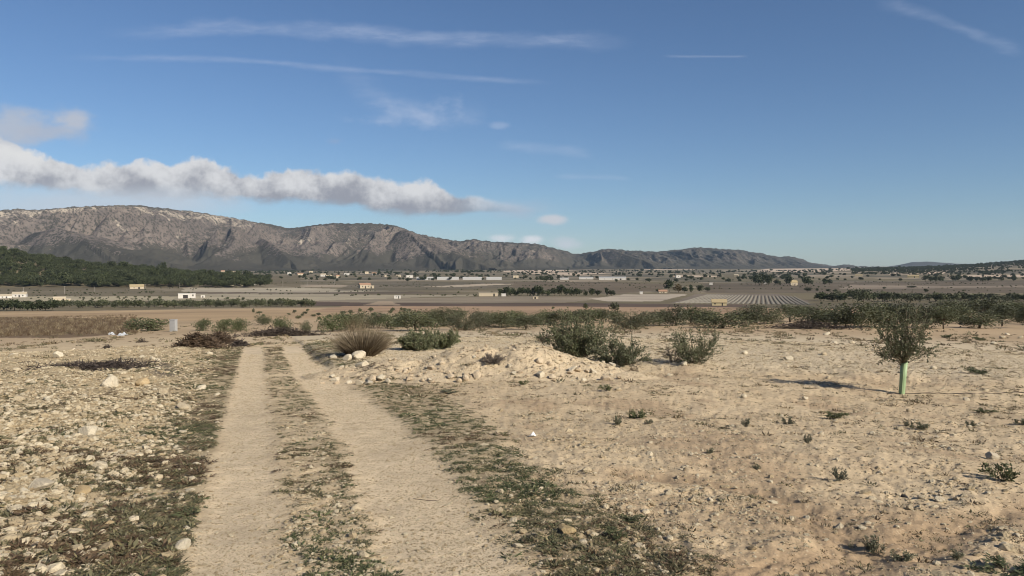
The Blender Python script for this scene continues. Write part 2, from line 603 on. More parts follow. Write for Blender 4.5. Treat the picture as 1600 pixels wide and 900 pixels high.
def flat_mat(name, c, rough=0.85, var=0.18, scale=3.0, bump=0.0, spec=0.2):
    m, t, b = mat_new(name)
    pos = t.n('ShaderNodeTexCoord').outputs['Object']
    nz = t.noise(pos, scale, 5.0, 0.6)
    f = t.m('MULTIPLY_ADD', nz, 2 * var, 1 - var)
    t.put(b.inputs['Base Color'], t.mix(1.0, c, t.comb(f, f, f), 'MULTIPLY'))
    b.inputs['Roughness'].default_value = rough
    b.inputs['Specular IOR Level'].default_value = spec
    if bump:
        bm = t.n('ShaderNodeBump'); bm.inputs['Strength'].default_value = 0.6; bm.inputs['Distance'].default_value = bump
        t.put(bm.inputs['Height'], nz); t.put(b.inputs['Normal'], bm.outputs[0])
    return m


def leaf_mat(name, c0, c1, c2=None, trans=0.12):
    """leaves: colour varies leaf by leaf along the attribute «tint»"""
    m, t, b = mat_new(name)
    a = t.attr('tint', 'Fac')
    col = t.mix(t.ss(a, 0.0, 1.0), c0, c1)
    if c2 is not None:
        col = t.mix(t.ss(a, 0.86, 0.95), col, c2)
    rnd = t.n('ShaderNodeObjectInfo').outputs['Random']
    f = t.m('MULTIPLY_ADD', rnd, 0.34, 0.83)
    col = t.mix(1.0, col, t.comb(f, f, t.m('MULTIPLY_ADD', rnd, 0.2, 0.9)), 'MULTIPLY')
    t.put(b.inputs['Base Color'], col)
    b.inputs['Roughness'].default_value = 0.65
    b.inputs['Specular IOR Level'].default_value = 0.25
    tr = t.n('ShaderNodeBsdfTranslucent')
    t.put(tr.inputs[0], col)
    mx = t.n('ShaderNodeMixShader'); mx.inputs[0].default_value = trans
    t.put(mx.inputs[1], b.outputs[0]); t.put(mx.inputs[2], tr.outputs[0])
    out = [n for n in m.node_tree.nodes if n.type == 'OUTPUT_MATERIAL'][0]
    t.put(out.inputs[0], mx.outputs[0])
    return m


def stone_mat(name, c0, c1, c2, scale=3.0, bump=0.03):
    m, t, b = mat_new(name)
    pos = t.n('ShaderNodeTexCoord').outputs['Object']
    rnd = t.n('ShaderNodeObjectInfo').outputs['Random']
    nz = t.noise(pos, scale, 6.0, 0.62)
    col = t.mix(t.ss(rnd, 0.0, 1.0), c0, c1)
    col = t.mix(t.ss(nz, 0.52, 0.75), col, c2)
    f = t.m('MULTIPLY_ADD', t.noise(pos, scale * 7, 3.0, 0.6), 0.5, 0.75)
    t.put(b.inputs['Base Color'], t.mix(1.0, col, t.comb(f, f, f), 'MULTIPLY'))
    bm = t.n('ShaderNodeBump'); bm.inputs['Strength'].default_value = 0.7; bm.inputs['Distance'].default_value = bump
    t.put(bm.inputs['Height'], t.noise(pos, scale * 4, 6.0, 0.65)); t.put(b.inputs['Normal'], bm.outputs[0])
    return m


# ground: colour comes with the land's own patches, grit and pebbly relief from noise
def ground_material():
    m, t, b = mat_new('dry_ground')
    pos = t.n('ShaderNodeNewGeometry').outputs['Position']
    col = t.attr('soil')
    stony = t.attr('stony', 'Fac')
    rough_far = t.attr('far', 'Fac')
    # grit
    g1 = t.noise(pos, 55.0, 3.0, 0.7)
    g2 = t.noise(pos, 9.0, 5.0, 0.65)
    g3 = t.noise(pos, 1.6, 4.0, 0.6)
    f = t.m('ADD', t.m('MULTIPLY', t.m('SUBTRACT', g1, 0.5), 0.75), t.m('MULTIPLY', t.m('SUBTRACT', g2, 0.5), 0.75))
    f = t.m('ADD', f, t.m('MULTIPLY', t.m('SUBTRACT', g3, 0.5), 0.45))
    ff = t.m('ADD', 1.0, t.m('MULTIPLY', f, t.m('SUBTRACT', 1.0, rough_far)))
    # far off: the grain of scrub, clods and furrows
    q = t.vm('MULTIPLY', pos, (0.35, 1.0, 1.0))
    h1 = t.noise(q, 0.05, 5.0, 0.7)
    h2 = t.noise(q, 0.012, 5.0, 0.65)
    hh = t.m('ADD', t.m('MULTIPLY', t.m('SUBTRACT', h1, 0.5), 1.1), t.m('MULTIPLY', t.m('SUBTRACT', h2, 0.5), 0.9))
    ff = t.m('ADD', ff, t.m('MULTIPLY', hh, rough_far))
    col = t.mix(1.0, col, t.comb(ff, ff, ff), 'MULTIPLY')
    # pale chips
    vd = t.voro(pos, 34.0)
    vr = t.n('ShaderNodeTexVoronoi'); t.put(vr.inputs['Vector'], pos); vr.inputs['Scale'].default_value = 34.0
    chip = t.m('MULTIPLY', t.ss(vd, 0.32, 0.20), t.ss(g2, 0.47, 0.60))
    chip = t.m('MULTIPLY', chip, t.m('SUBTRACT', 1.0, rough_far))
    col = t.mix(t.m('MULTIPLY', chip, 0.55), col, (0.55, 0.46, 0.33))
    t.put(b.inputs['Base Color'], col)
    b.inputs['Roughness'].default_value = 0.95
    b.inputs['Specular IOR Level'].default_value = 0.08
    hgt = t.m('ADD', t.m('MULTIPLY', g2, 0.9), t.m('MULTIPLY', g1, 0.30))
    hgt = t.m('ADD', hgt, t.m('MULTIPLY', chip, 0.35))
    hgt = t.m('ADD', hgt, t.m('MULTIPLY', t.ss(t.voro(pos, 14.0), 0.5, 0.05), t.m('MULTIPLY_ADD', stony, 0.5, 0.05)))
    bm = t.n('ShaderNodeBump')
    t.put(bm.inputs['Strength'], t.m('MULTIPLY_ADD', stony, 0.45, 0.32))
    bm.inputs['Distance'].default_value = 0.045
    t.put(bm.inputs['Height'], hgt)
    t.put(b.inputs['Normal'], bm.outputs[0])
    return m


def mountain_material():
    m, t, b = mat_new('mountain_rock_and_scrub')
    pos = t.n('ShaderNodeNewGeometry').outputs['Position']
    wood = t.attr('wood', 'Fac')  # tree and scrub cover, with painted gully shade mixed in
    crag = t.attr('crag', 'Fac')
    n1 = t.noise(t.vm('MULTIPLY', pos, (1.0, 0.35, 0.6)), 0.005, 6.0, 0.62)
    n2 = t.noise(pos, 0.055, 6.0, 0.72)
    n3 = t.noise(pos, 0.018, 6.0, 0.7)
    col = t.mix(t.ss(n1, 0.35, 0.65), (0.178, 0.146, 0.122), (0.122, 0.102, 0.088))
    col = t.mix(t.ss(t.m('ADD', n3, t.m('MULTIPLY', crag, 0.38)), 0.62, 0.84), col, (0.36, 0.305, 0.24))
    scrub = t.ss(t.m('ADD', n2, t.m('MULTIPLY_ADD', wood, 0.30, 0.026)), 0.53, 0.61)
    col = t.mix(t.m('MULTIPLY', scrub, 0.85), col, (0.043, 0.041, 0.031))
    t.put(b.inputs['Base Color'], col)
    b.inputs['Roughness'].default_value = 1.0
    b.inputs['Specular IOR Level'].default_value = 0.0
    bm = t.n('ShaderNodeBump'); bm.inputs['Strength'].default_value = 0.8; bm.inputs['Distance'].default_value = 9.0
    t.put(bm.inputs['Height'], t.m('ADD', n2, t.m('MULTIPLY', scrub, 0.25))); t.put(b.inputs['Normal'], bm.outputs[0])
    return m


M_GROUND = ground_material()
M_MOUNT = mountain_material()
M_STONE = stone_mat('limestone', (0.40, 0.325, 0.215), (0.52, 0.445, 0.325), (0.34, 0.265, 0.17), 2.5, 0.05)
M_STONE_W = stone_mat('white_limestone', (0.47, 0.40, 0.29), (0.54, 0.47, 0.35), (0.41, 0.33, 0.225), 2.5, 0.05)
M_STONE_Y = stone_mat('ochre_limestone', (0.37, 0.275, 0.145), (0.39, 0.29, 0.165), (0.43, 0.34, 0.215), 2.5, 0.05)
M_PEBBLE = stone_mat('pebble', (0.36, 0.28, 0.17), (0.54, 0.455, 0.32), (0.35, 0.275, 0.175), 1.2, 0.05)
M_RUBBLE = stone_mat('pink_rubble', (0.42, 0.325, 0.215), (0.50, 0.405, 0.285), (0.38, 0.285, 0.19), 2.5, 0.05)
M_OLIVE = leaf_mat('olive_leaves', (0.050, 0.055, 0.027), (0.120, 0.125, 0.066), (0.17, 0.17, 0.12))
M_GREEN = leaf_mat('green_leaves', (0.050, 0.060, 0.025), (0.120, 0.134, 0.060), (0.17, 0.17, 0.095))
M_BUSH = leaf_mat('grey_olive_leaves', (0.066, 0.074, 0.036), (0.150, 0.158, 0.082), (0.21, 0.21, 0.13))
M_LOWGREEN = leaf_mat('low_green_leaves', (0.046, 0.054, 0.025), (0.100, 0.108, 0.050), (0.16, 0.155, 0.085))
M_PINE = leaf_mat('pine_needles', (0.028, 0.036, 0.014), (0.066, 0.072, 0.030))
M_FARTREE = leaf_mat('far_leaves', (0.026, 0.034, 0.015), (0.060, 0.070, 0.032))
M_GREY = leaf_mat('grey_green_leaves', (0.075, 0.080, 0.050), (0.15, 0.150, 0.095))
M_DRY = leaf_mat('dry_straw', (0.12, 0.090, 0.052), (0.27, 0.21, 0.13), (0.36, 0.30, 0.20))
M_RUST = leaf_mat('rusty_dry_leaves', (0.066, 0.043, 0.025), (0.135, 0.092, 0.055))
M_DEAD = leaf_mat('dead_twigs', (0.035, 0.026, 0.020), (0.085, 0.065, 0.050))
M_ASH = leaf_mat('grey_dead_twigs', (0.075, 0.062, 0.055), (0.15, 0.125, 0.11))
M_WEED = leaf_mat('weed_leaves', (0.080, 0.073, 0.038), (0.155, 0.140, 0.078), (0.20, 0.165, 0.09))
M_BARK = flat_mat('bark', (0.11, 0.085, 0.06), 0.95, 0.3, 12.0, 0.01)
M_TWIG = flat_mat('twig_bark', (0.16, 0.125, 0.085), 0.95, 0.25, 8.0)
M_TUBE = flat_mat('pale_green_plastic', (0.235, 0.315, 0.165), 0.5, 0.28, 4.0, 0, 0.4)
M_WHITE = flat_mat('white_plaster', (0.48, 0.45, 0.40), 0.8, 0.10, 0.6)
M_CREAM = flat_mat('cream_plaster', (0.40, 0.335, 0.24), 0.85, 0.15, 0.5)
M_YELLOW = flat_mat('ochre_plaster', (0.42, 0.345, 0.20), 0.85, 0.15, 0.5)
M_TILE = flat_mat('clay_roof', (0.33, 0.20, 0.13), 0.85, 0.25, 1.0)
M_TILE_Y = flat_mat('weathered_tile_roof', (0.33, 0.26, 0.15), 0.85, 0.2, 1.0)
M_DARK = flat_mat('dark_opening', (0.035, 0.030, 0.027), 0.8, 0.1)
M_PLASTIC = flat_mat('white_sheeting', (0.38, 0.37, 0.35), 0.6, 0.12, 0.3)
M_ROWS = flat_mat('grey_white_netting', (0.21, 0.190, 0.155), 1.0, 0.12, 0.3, 0.0, 0.0)
M_CONC = flat_mat('grey_concrete', (0.30, 0.295, 0.285), 0.9, 0.12, 3.0, 0.01)
M_POLE = flat_mat('grey_timber', (0.26, 0.23, 0.20), 0.9, 0.15, 2.0)
M_BAG = flat_mat('pale_plastic_sheet', (0.36, 0.37, 0.38), 0.45, 0.15, 6.0, 0.02)
M_PAPER = flat_mat('white_paper', (0.78, 0.77, 0.74), 0.7, 0.05, 4.0)
M_HOSE = flat_mat('brown_hose', (0.06, 0.045, 0.035), 0.6, 0.1)

# ------------------------------------------------------------------ the ground, one sheet to the horizon
def ground():
    az = np.concatenate([np.arange(-180, -44, 4.0), np.arange(-44, -36.5, 0.3), np.arange(-36.5, 36.5, 0.10), np.arange(36.5, 44, 0.3), np.arange(44, 180, 4.0)])
    rs = [0.6, 1.0, 1.5, 2.0]
    while rs[-1] < 16000:
        r = rs[-1]
        rs.append(r + (r * r * 0.0011 + 0.004 if r * r * 0.0011 < 0.22 else 0.22) if r < 40 else r * 1.0155)
    rs = np.array(rs)
    A, RR = np.meshgrid(np.radians(az), rs)
    x = (RR * np.sin(A)).ravel(); y = (RR * np.cos(A)).ravel()
    nr, na = len(rs), len(az)
    mk = masks(x, y)
    rut, veg, stony, berm, left, right = mk
    z = Hm(x, y, mk)
    r = RR.ravel()
    verts = np.stack([x, y, z], 1)
    # centre vertex
    idx = np.arange(nr * na).reshape(nr, na)
    a = idx[:-1]; b = idx[1:]
    f = np.stack([a, b, np.roll(b, -1, 1), np.roll(a, -1, 1)], -1).reshape(-1, 4)
    me = mesh_np('ground', verts, f[:, ::-1], True, [M_GROUND])
    # --- the land's own colours
    n0 = fbm(x / 3.0, y / 3.0, 4, 51); n1 = fbm(x / 0.7, y / 0.7, 3, 52)
    C = lambda *c: np.array(c)[None, :]
    col = np.repeat(C(0.465, 0.358, 0.228), len(x), 0)
    lerp = lambda c, t: col + (np.array(c)[None, :] - col) * np.clip(t, 0, 1)[:, None]
    col = lerp((0.50, 0.392, 0.255), sstep(n0, -0.1, 0.5))
    col = lerp((0.33, 0.235, 0.145), right * sstep(fbm(x / 1.7, y / 2.4, 4, 53), 0.05, 0.40) * 0.70)
    col = lerp((0.29, 0.205, 0.125), right * sstep(fbm(x / 2.6, y / 1.6, 3, 54) + 0.25 * sstep(r, 9, 5), 0.15, 0.45) * (1 - sstep(r, 12, 17)) * 0.42)
    col = lerp((0.36, 0.285, 0.175), left * 0.8)
    col = lerp((0.21, 0.165, 0.095), left * sstep(n1 + 0.5 * n0, 0.0, 0.5) * (1 - sstep(r, 14, 26)) * 0.8)
    col = lerp((0.50, 0.415, 0.29), right * sstep(r, 19.5, 22.5) * 0.7)
    col = lerp((0.53, 0.422, 0.285), rut * 0.95)
    col = lerp((0.40, 0.315, 0.215), rut * sstep(n1 + 0.6 * n0, 0.0, 0.6) * 0.5)
    col = lerp((0.29, 0.205, 0.125), tyre_mask(x, y) * 0.85)
    col = lerp((0.20, 0.162, 0.095), veg * 0.62)
    # burnt streak on the left bank
    bs = [G(*p) for p in ((45, 575), (110, 572), (180, 570), (235, 578), (262, 596))]
    bd, _ = poly_dist(x, y, bs)
    col = lerp((0.085, 0.070, 0.058), (1 - sstep(bd + 0.35 * n1, 0.15, 0.75)) * 0.85)
    far = sstep(r, 45, 200)
    # --- fields
    fields = []

    def fld(pts, c, k=1.0, soft=0.0, seed=0, wob=0.0):
        P = np.array([G(*p) for p in pts])
        X, Y = x, y
        if wob:
            X = x + wob * fbm(x / (wob * 5), y / (wob * 5), 3, seed); Y = y + wob * fbm(x / (wob * 5) + 9, y / (wob * 5), 3, seed + 3)
        sel = (X >= P[:, 0].min()) & (X <= P[:, 0].max()) & (Y >= P[:, 1].min()) & (Y <= P[:, 1].max())
        ii = np.nonzero(sel)[0]
        px, py = X[ii], Y[ii]
        ins = np.zeros(len(ii), bool)
        n = len(P)
        for i in range(n):
            x1, y1 = P[i]; x2, y2 = P[(i + 1) % n]
            c1 = (y1 > py) != (y2 > py)
            ins ^= c1 & (px < (x2 - x1) * (py - y1) / ((y2 - y1) if y2 != y1 else 1e-9) + x1)
        ii = ii[ins]
        col[ii] += (np.array(c)[None, :] - col[ii]) * k

    base_far = (0.142, 0.118, 0.074)
    col = lerp((0.36, 0.265, 0.165), sstep(r, 60, 110))
    col = lerp(base_far, sstep(r, 330, 420))
    mott = fbm(x / 260, y / 420, 4, 61)
    col = lerp((0.085, 0.078, 0.058), sstep(r, 900, 1600) * sstep(mott, -0.15, 0.35) * 0.85)
    col = lerp((0.31, 0.25, 0.185), sstep(r, 700, 1300) * sstep(fbm(x / 380, y / 120, 4, 62), 0.10, 0.26) * 0.85)
    # near left and middle
    fld([(-300, 527), (-300, 496), (0, 495), (130, 497), (205, 501), (205, 522), (100, 528)], (0.135, 0.092, 0.056), 0.9, wob=1.2, seed=3)
    fld([(-300, 495), (-300, 484), (300, 484), (520, 484), (560, 490), (520, 500), (330, 503), (130, 496)], (0.345, 0.245, 0.145), 0.9, wob=3, seed=4)
    fld([(250, 512), (330, 503), (640, 492), (640, 500), (480, 520)], (0.385, 0.285, 0.18), 0.8, wob=2, seed=5)
    fld([(480, 487), (540, 477), (700, 478), (1000, 479), (1200, 481), (1700, 484), (1700, 492), (900, 492)], (0.30, 0.205, 0.130), 1, wob=3, seed=6)
    fld([(470, 478), (480, 471), (700, 474), (950, 474), (1180, 476), (1180, 480), (900, 479), (540, 478)], (0.105, 0.076, 0.058), 1, wob=4, seed=7)
    fld([(490, 471), (490, 465), (640, 466), (820, 463), (950, 464), (880, 473), (700, 474)], (0.205, 0.168, 0.12), 1, wob=4, seed=8)
    fld([(570, 477), (588, 471), (612, 471), (625, 477)], (0.36, 0.275, 0.19), 0.8, wob=4, seed=9)
    fld([(300, 466), (300, 459), (480, 459), (640, 461), (740, 460), (740, 463), (490, 468)], (0.31, 0.265, 0.19), 0.8, wob=6, seed=10)
    fld([(300, 459), (300, 456), (640, 456), (740, 459)], (0.125, 0.098, 0.072), 0.9, wob=6, seed=11)
    fld([(285, 456), (290, 446), (415, 444), (460, 449), (560, 453), (640, 455), (450, 457)], (0.36, 0.31, 0.23), 0.8, wob=8, seed=12)
    fld([(-300, 467), (-300, 450), (190, 449), (280, 455), (280, 468)], (0.135, 0.112, 0.074), 0.9, wob=8, seed=13)
    fld([(-300, 470), (-300, 464), (260, 463), (640, 465), (480, 470)], (0.34, 0.29, 0.20), 0.75, wob=4, seed=14)
    fld([(520, 454), (560, 440), (800, 441), (800, 450), (640, 454)], (0.115, 0.098, 0.070), 0.8, wob=10, seed=15)
    fld([(660, 448), (760, 443), (810, 444), (700, 449)], (0.38, 0.31, 0.23), 0.9, wob=5, seed=16)
    fld([(800, 450), (800, 440), (960, 441), (1060, 445), (1040, 452), (960, 460), (800, 449)], (0.125, 0.097, 0.068), 0.9, wob=8, seed=17)
    fld([(920, 467), (975, 460), (1075, 459.5), (1030, 471), (950, 471)], (0.34, 0.285, 0.22), 1, wob=3, seed=18)
    fld([(1045, 474), (1085, 459.5), (1215, 459), (1262, 469), (1262, 474)], (0.16, 0.130, 0.10), 1, wob=2, seed=19)
    fld([(1100, 458), (1100, 443), (1700, 437), (1700, 458)], (0.115, 0.092, 0.066), 0.95, wob=9, seed=20)
    fld([(1310, 452), (1330, 445), (1480, 447), (1620, 446), (1620, 449), (1430, 451)], (0.25, 0.20, 0.15), 0.7, wob=9, seed=21)
    fld([(1130, 482), (1230, 474), (1700, 470), (1700, 482)], (0.105, 0.088, 0.058), 0.9, wob=5, seed=22)
    # pale farmland and terraces near the mountain's foot
    for pts in (((1180, 424), (1200, 419.5), (1320, 419), (1335, 422), (1290, 424.5)), ((1000, 422), (1040, 418.5), (1080, 418.5), (1085, 421)),
                ((1390, 429), (1400, 425.5), (1480, 425), (1470, 428.5)), ((1480, 433), (1500, 430), (1640, 429), (1640, 433)),
                ((760, 425), (830, 421), (900, 422), (850, 426)), ((295, 421), (330, 418), (400, 420), (380, 423)),
                ((1050, 432), (1060, 430), (1130, 431), (1110, 433)), ((820, 428), (860, 425.5), (960, 427), (900, 430))):
        fld(pts, (0.46, 0.36, 0.265), 0.9, wob=25, seed=int(pts[0][0]))
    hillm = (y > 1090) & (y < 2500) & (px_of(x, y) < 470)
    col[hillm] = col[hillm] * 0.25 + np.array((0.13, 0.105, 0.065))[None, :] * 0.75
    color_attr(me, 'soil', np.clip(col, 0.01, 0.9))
    float_attr(me, 'stony', (stony - 0.25 * rut) * (1 - far))
    float_attr(me, 'far', far)
    o = obj('ground', me)
    tag(o, 'dry stony ground running down to the farmed valley floor', None, None, 'structure')
    return o


GROUND = ground()

# ------------------------------------------------------------------ mountains
RIDGE = np.array([(-700, 352), (-400, 330), (-200, 318), (-60, 330), (0, 329), (30, 327), (60, 328), (110, 324), (150, 322), (200, 321), (230, 322), (260, 326), (300, 330), (350, 338), (400, 347),
                  (430, 352), (455, 357), (480, 353), (520, 349), (560, 349), (600, 350), (625, 354), (650, 364), (680, 371), (720, 377), (740, 373), (755, 376), (770, 378), (800, 379),
                  (840, 381), (870, 389), (900, 397), (920, 394), (950, 388), (980, 391), (1020, 393), (1050, 391), (1075, 388), (1090, 387), (1110, 388), (1150, 390), (1180, 394), (1200, 398),
                  (1220, 401), (1240, 401), (1250, 404), (1270, 411), (1300, 415), (1320, 413.5), (1345, 416), (1390, 417), (1500, 419)], float)


def mountain():
    px = np.arange(-480, 1480, 1.25)
    ts = np.concatenate([np.linspace(0, 1, 170), np.linspace(1.02, 1.8, 26)])
    PX, T = np.meshgrid(px, ts)
    ry = np.interp(PX, RIDGE[:, 0], RIDGE[:, 1])
    Yr = np.interp(PX, [-480, 0, 450, 800, 1100, 1480], [5300, 5500, 6100, 7000, 8600, 10500]) + 350 * fbm(PX / 210, PX * 0, 2, 70)
    L = np.interp(PX, [-480, 0, 500, 900, 1480], [2300, 2200, 2100, 2300, 2500])
    Yd = Yr - L + T * L
    x = (PX - CX) / F_PX * Yd
    zr = EYE + (HOR - ry) / F_PX * Yr
    zb = H(x, Yd) - 1.5
    hgt = np.maximum(zr - zb, 6.0)
    t = np.clip(T, 0, 1)
    warp = 0.35 * fbm(x / 900, Yd / 900, 3, 71)
    conv = 0.30 * t + 0.70 * (t * t * (3 - 2 * t))
    foot = np.interp(PX, [-480, 60, 400, 700, 1000, 1480], [0.30, 0.32, 0.30, 0.28, 0.3, 0.3])
    tt = np.clip((t - foot * 0.9) / (1 - foot * 0.9), 0, 1)
    conv = 0.12 * np.minimum(t / foot, 1) * 0.8 + (1 - 0.096) * (0.45 * tt + 0.55 * tt * tt * (3 - 2 * tt))
    h = hgt * conv
    # spurs and gullies running down the face
    wv = np.sin(np.clip(t, 0, 1) * math.pi) ** 0.8
    sp = ridged(x / 430 + 0.8 * warp, Yd / 2400 + 0.5 * warp, 3, 72, 0.5) - 0.55
    h = h + hgt * 0.62 * wv * sp * sstep(t, 0.10, 0.45)
    sp2 = ridged(x / 150 + 2.2 * warp + 0.5 * sp, Yd / 520, 3, 73, 0.5) - 0.5
    h = h + np.minimum(hgt, 260) * 0.30 * wv * sp2 * sstep(t, 0.15, 0.5)
    h = h + np.minimum(hgt, 300) * 0.075 * fbm(x / 90, Yd / 120, 4, 74, 0.6) * sstep(t, 0.1, 0.4) * (1 - 0.75 * sstep(t, 0.9, 1.0))
    # spurs of their own in front of the face: bearing, depth share, reach, height
    for (sx, st, wl, wr, wd, hh) in ((92, 0.50, 30, 120, 0.17, 0.46), (632, 0.60, 22, 100, 0.15, 0.26), (500, 0.70, 22, 60, 0.14, 0.09), (560, 0.45, 50, 70, 0.14, 0.10),
                                     (250, 0.62, 26, 70, 0.12, 0.07), (330, 0.45, 36, 60, 0.20, 0.10), (430, 0.35, 40, 60, 0.16, 0.10), (940, 0.6, 30, 60, 0.25, 0.12), (1120, 0.55, 40, 70, 0.2, 0.14), (760, 0.6, 40, 50, 0.2, 0.10)):
        dxx = PX - sx + 40 * (T - st)
        g = np.where(dxx < 0, np.exp(-(dxx / wl) ** 2), np.exp(-(dxx / wr) ** 2)) * np.exp(-((T - st) / wd) ** 2)
        h = h + hgt * hh * g
    # two hills standing out before the main face: crest lines with a steep shaded left flank
    zz = zb + h
    for crest, sl, sr in (([(-60, 384, 5000), (12, 379, 4800), (55, 364, 4520), (90, 356, 4300), (135, 375, 4100), (195, 394, 3900), (260, 410, 3700)], 0.80, 0.26),
                          ([(578, 384, 5950), (605, 369, 5600), (630, 359, 5350), (662, 374, 5150), (705, 394, 4900), (745, 410, 4700)], 0.95, 0.34),
                          ([(395, 384, 5000), (408, 372, 4900), (425, 380, 4700), (452, 404, 4400)], 0.8, 0.4),
                          ([(925, 405, 7000), (945, 393, 6800), (960, 392, 6600), (1000, 405, 6200)], 0.8, 0.3)):
        P = [((q[0] - CX) / F_PX * q[2], q[2], EYE + (HOR - q[1]) / F_PX * q[2]) for q in crest]
        best = np.full(x.shape, -1e9)
        for (ax, ay, az), (bx, by, bz) in zip(P[:-1], P[1:]):
            vx, vy = bx - ax, by - ay
            tt_ = np.clip(((x - ax) * vx + (Yd - ay) * vy) / (vx * vx + vy * vy), 0, 1)
            ex, ey = x - ax - tt_ * vx, Yd - ay - tt_ * vy
            dd = np.hypot(ex, ey)
            slope = np.where(vx * ey - vy * ex < 0, sl, sr)
            best = np.maximum(best, az + (bz - az) * tt_ - slope * dd * (1 + 0.35 * fbm(x / 130, Yd / 170, 3, 82)))
        best = best + 9 * fbm(x / 80, Yd / 110, 4, 83)
        zz = np.where(best > zz, best, zz)
    h = zz - zb
    # the far side falls away
    back = np.clip(T - 1, 0, 1)
    h = h * (1 - sstep(back, 0.0, 0.85)) - 20 * (back > 0)
    # keep the skyline where the photo shows it: nothing in front may rise above it
    lim = (EYE + (HOR - ry) / F_PX * Yd)
    jag = metres(2.2, Yd) * fbm(PX / 7.0, PX * 0 + 0.3, 3, 75)
    z = np.minimum(zb + h, lim - metres(2.0, Yd) * np.clip((1 - t) * 8, 0, 1)) + jag * np.exp(-((T - 1) / 0.03) ** 2)
    verts = np.stack([x.ravel(), Yd.ravel(), z.ravel()], 1)
    nt, npx = T.shape
    idx = np.arange(nt * npx).reshape(nt, npx)
    f = np.stack([idx[:-1, :-1], idx[:-1, 1:], idx[1:, 1:], idx[1:, :-1]], -1).reshape(-1, 4)
    me = mesh_np('mountain', verts, f, True, [M_MOUNT])
    frac = np.clip((z - zb) / hgt, 0, 1)
    wood = 0.95 * (1 - sstep(frac + 0.30 * fbm(x / 300, Yd / 380, 4, 76), 0.12, 0.40))
    wood = wood + 0.32 * (sstep(ry, 368, 395)) + 0.34 * sstep(frac, 0.90, 1.0) + 0.22 * fbm(x / 500, Yd / 300, 3, 77)
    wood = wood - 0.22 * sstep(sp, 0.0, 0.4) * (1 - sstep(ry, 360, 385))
    wood = wood + 0.26 * sstep(-sp, 0.02, 0.30) * sstep(frac, 0.15, 0.4)  # thicker scrub in the gullies, doubling as painted shade to deepen them
    crag = 1.25 * sstep(frac, 0.66, 0.92) * (1 - sstep(PX, 330, 470)) * np.clip(0.75 + 1.5 * fbm(x / 300, Yd / 160, 3, 78), 0, 1)
    crag = np.maximum(crag, 0.5 * sstep(fbm(x / 260, Yd / 260, 3, 79), 0.25, 0.5))
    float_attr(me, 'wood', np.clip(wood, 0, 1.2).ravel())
    float_attr(me, 'crag', np.clip(crag, 0, 1).ravel())
    o = obj('mountain', me)
    tag(o, 'long grey-brown limestone mountain range with scrub beyond the valley', None, None, 'structure')


mountain()


def far_ridge(name, pts, Y, label, seed):
    px = np.arange(pts[0][0], pts[-1][0] + 1, 2.0)
    ts = np.linspace(-1, 1, 25)
    PX, T = np.meshgrid(px, ts)
    top = np.interp(PX, [p[0] for p in pts], [p[1] for p in pts])
    Yd = Y + T * Y * 0.12
    x = (PX - CX) / F_PX * Yd
    zt = EYE + (HOR - top) / F_PX * Y
    z = -26 + (zt + 26) * (1 - np.abs(T) ** 1.4) + 10 * fbm(x / 300, Yd / 300, 3, seed) * (1 - np.abs(T))
    idx = np.arange(T.size).reshape(T.shape)
    f = np.stack([idx[:-1, :-1], idx[:-1, 1:], idx[1:, 1:], idx[1:, :-1]], -1).reshape(-1, 4)
    me = mesh_np(name, np.stack([x.ravel(), Yd.ravel(), z.ravel()], 1), f, True, [M_MOUNT])
    float_attr(me, 'wood', np.full(T.size, 0.5)); float_attr(me, 'crag', np.zeros(T.size))
    tag(obj(name, me), label, None, None, 'structure')


far_ridge('distant_hill', [(1385, 417), (1405, 414), (1425, 409.5), (1450, 408.5), (1480, 411), (1520, 413), (1560, 416)], 13000, 'faint blue hill on the horizon', 81)

# ------------------------------------------------------------------ foliage makers
def rng(seed):
    return np.random.default_rng(seed)


def leaves_mesh(name, pos, nrm, along, ln, wd, mat, tint):
    """small pointed leaf faces: position, facing, direction, length, width"""
    n = len(pos)
    al = along / np.maximum(np.linalg.norm(along, axis=1, keepdims=True), 1e-6)
    sd = np.cross(nrm, al)
    sd = sd / np.maximum(np.linalg.norm(sd, axis=1, keepdims=True), 1e-6)
    ln = np.asarray(ln)[:, None] if np.ndim(ln) else ln
    wd = np.asarray(wd)[:, None] if np.ndim(wd) else wd
    v = np.stack([pos, pos + al * ln * 0.5 + sd * wd * 0.5, pos + al * ln, pos + al * ln * 0.5 - sd * wd * 0.5], 1).reshape(-1, 3)
    f = np.arange(4 * n).reshape(n, 4)
    me = mesh_np(name, v, f, False, [mat])
    float_attr(me, 'tint', np.repeat(tint, 4))
    return me


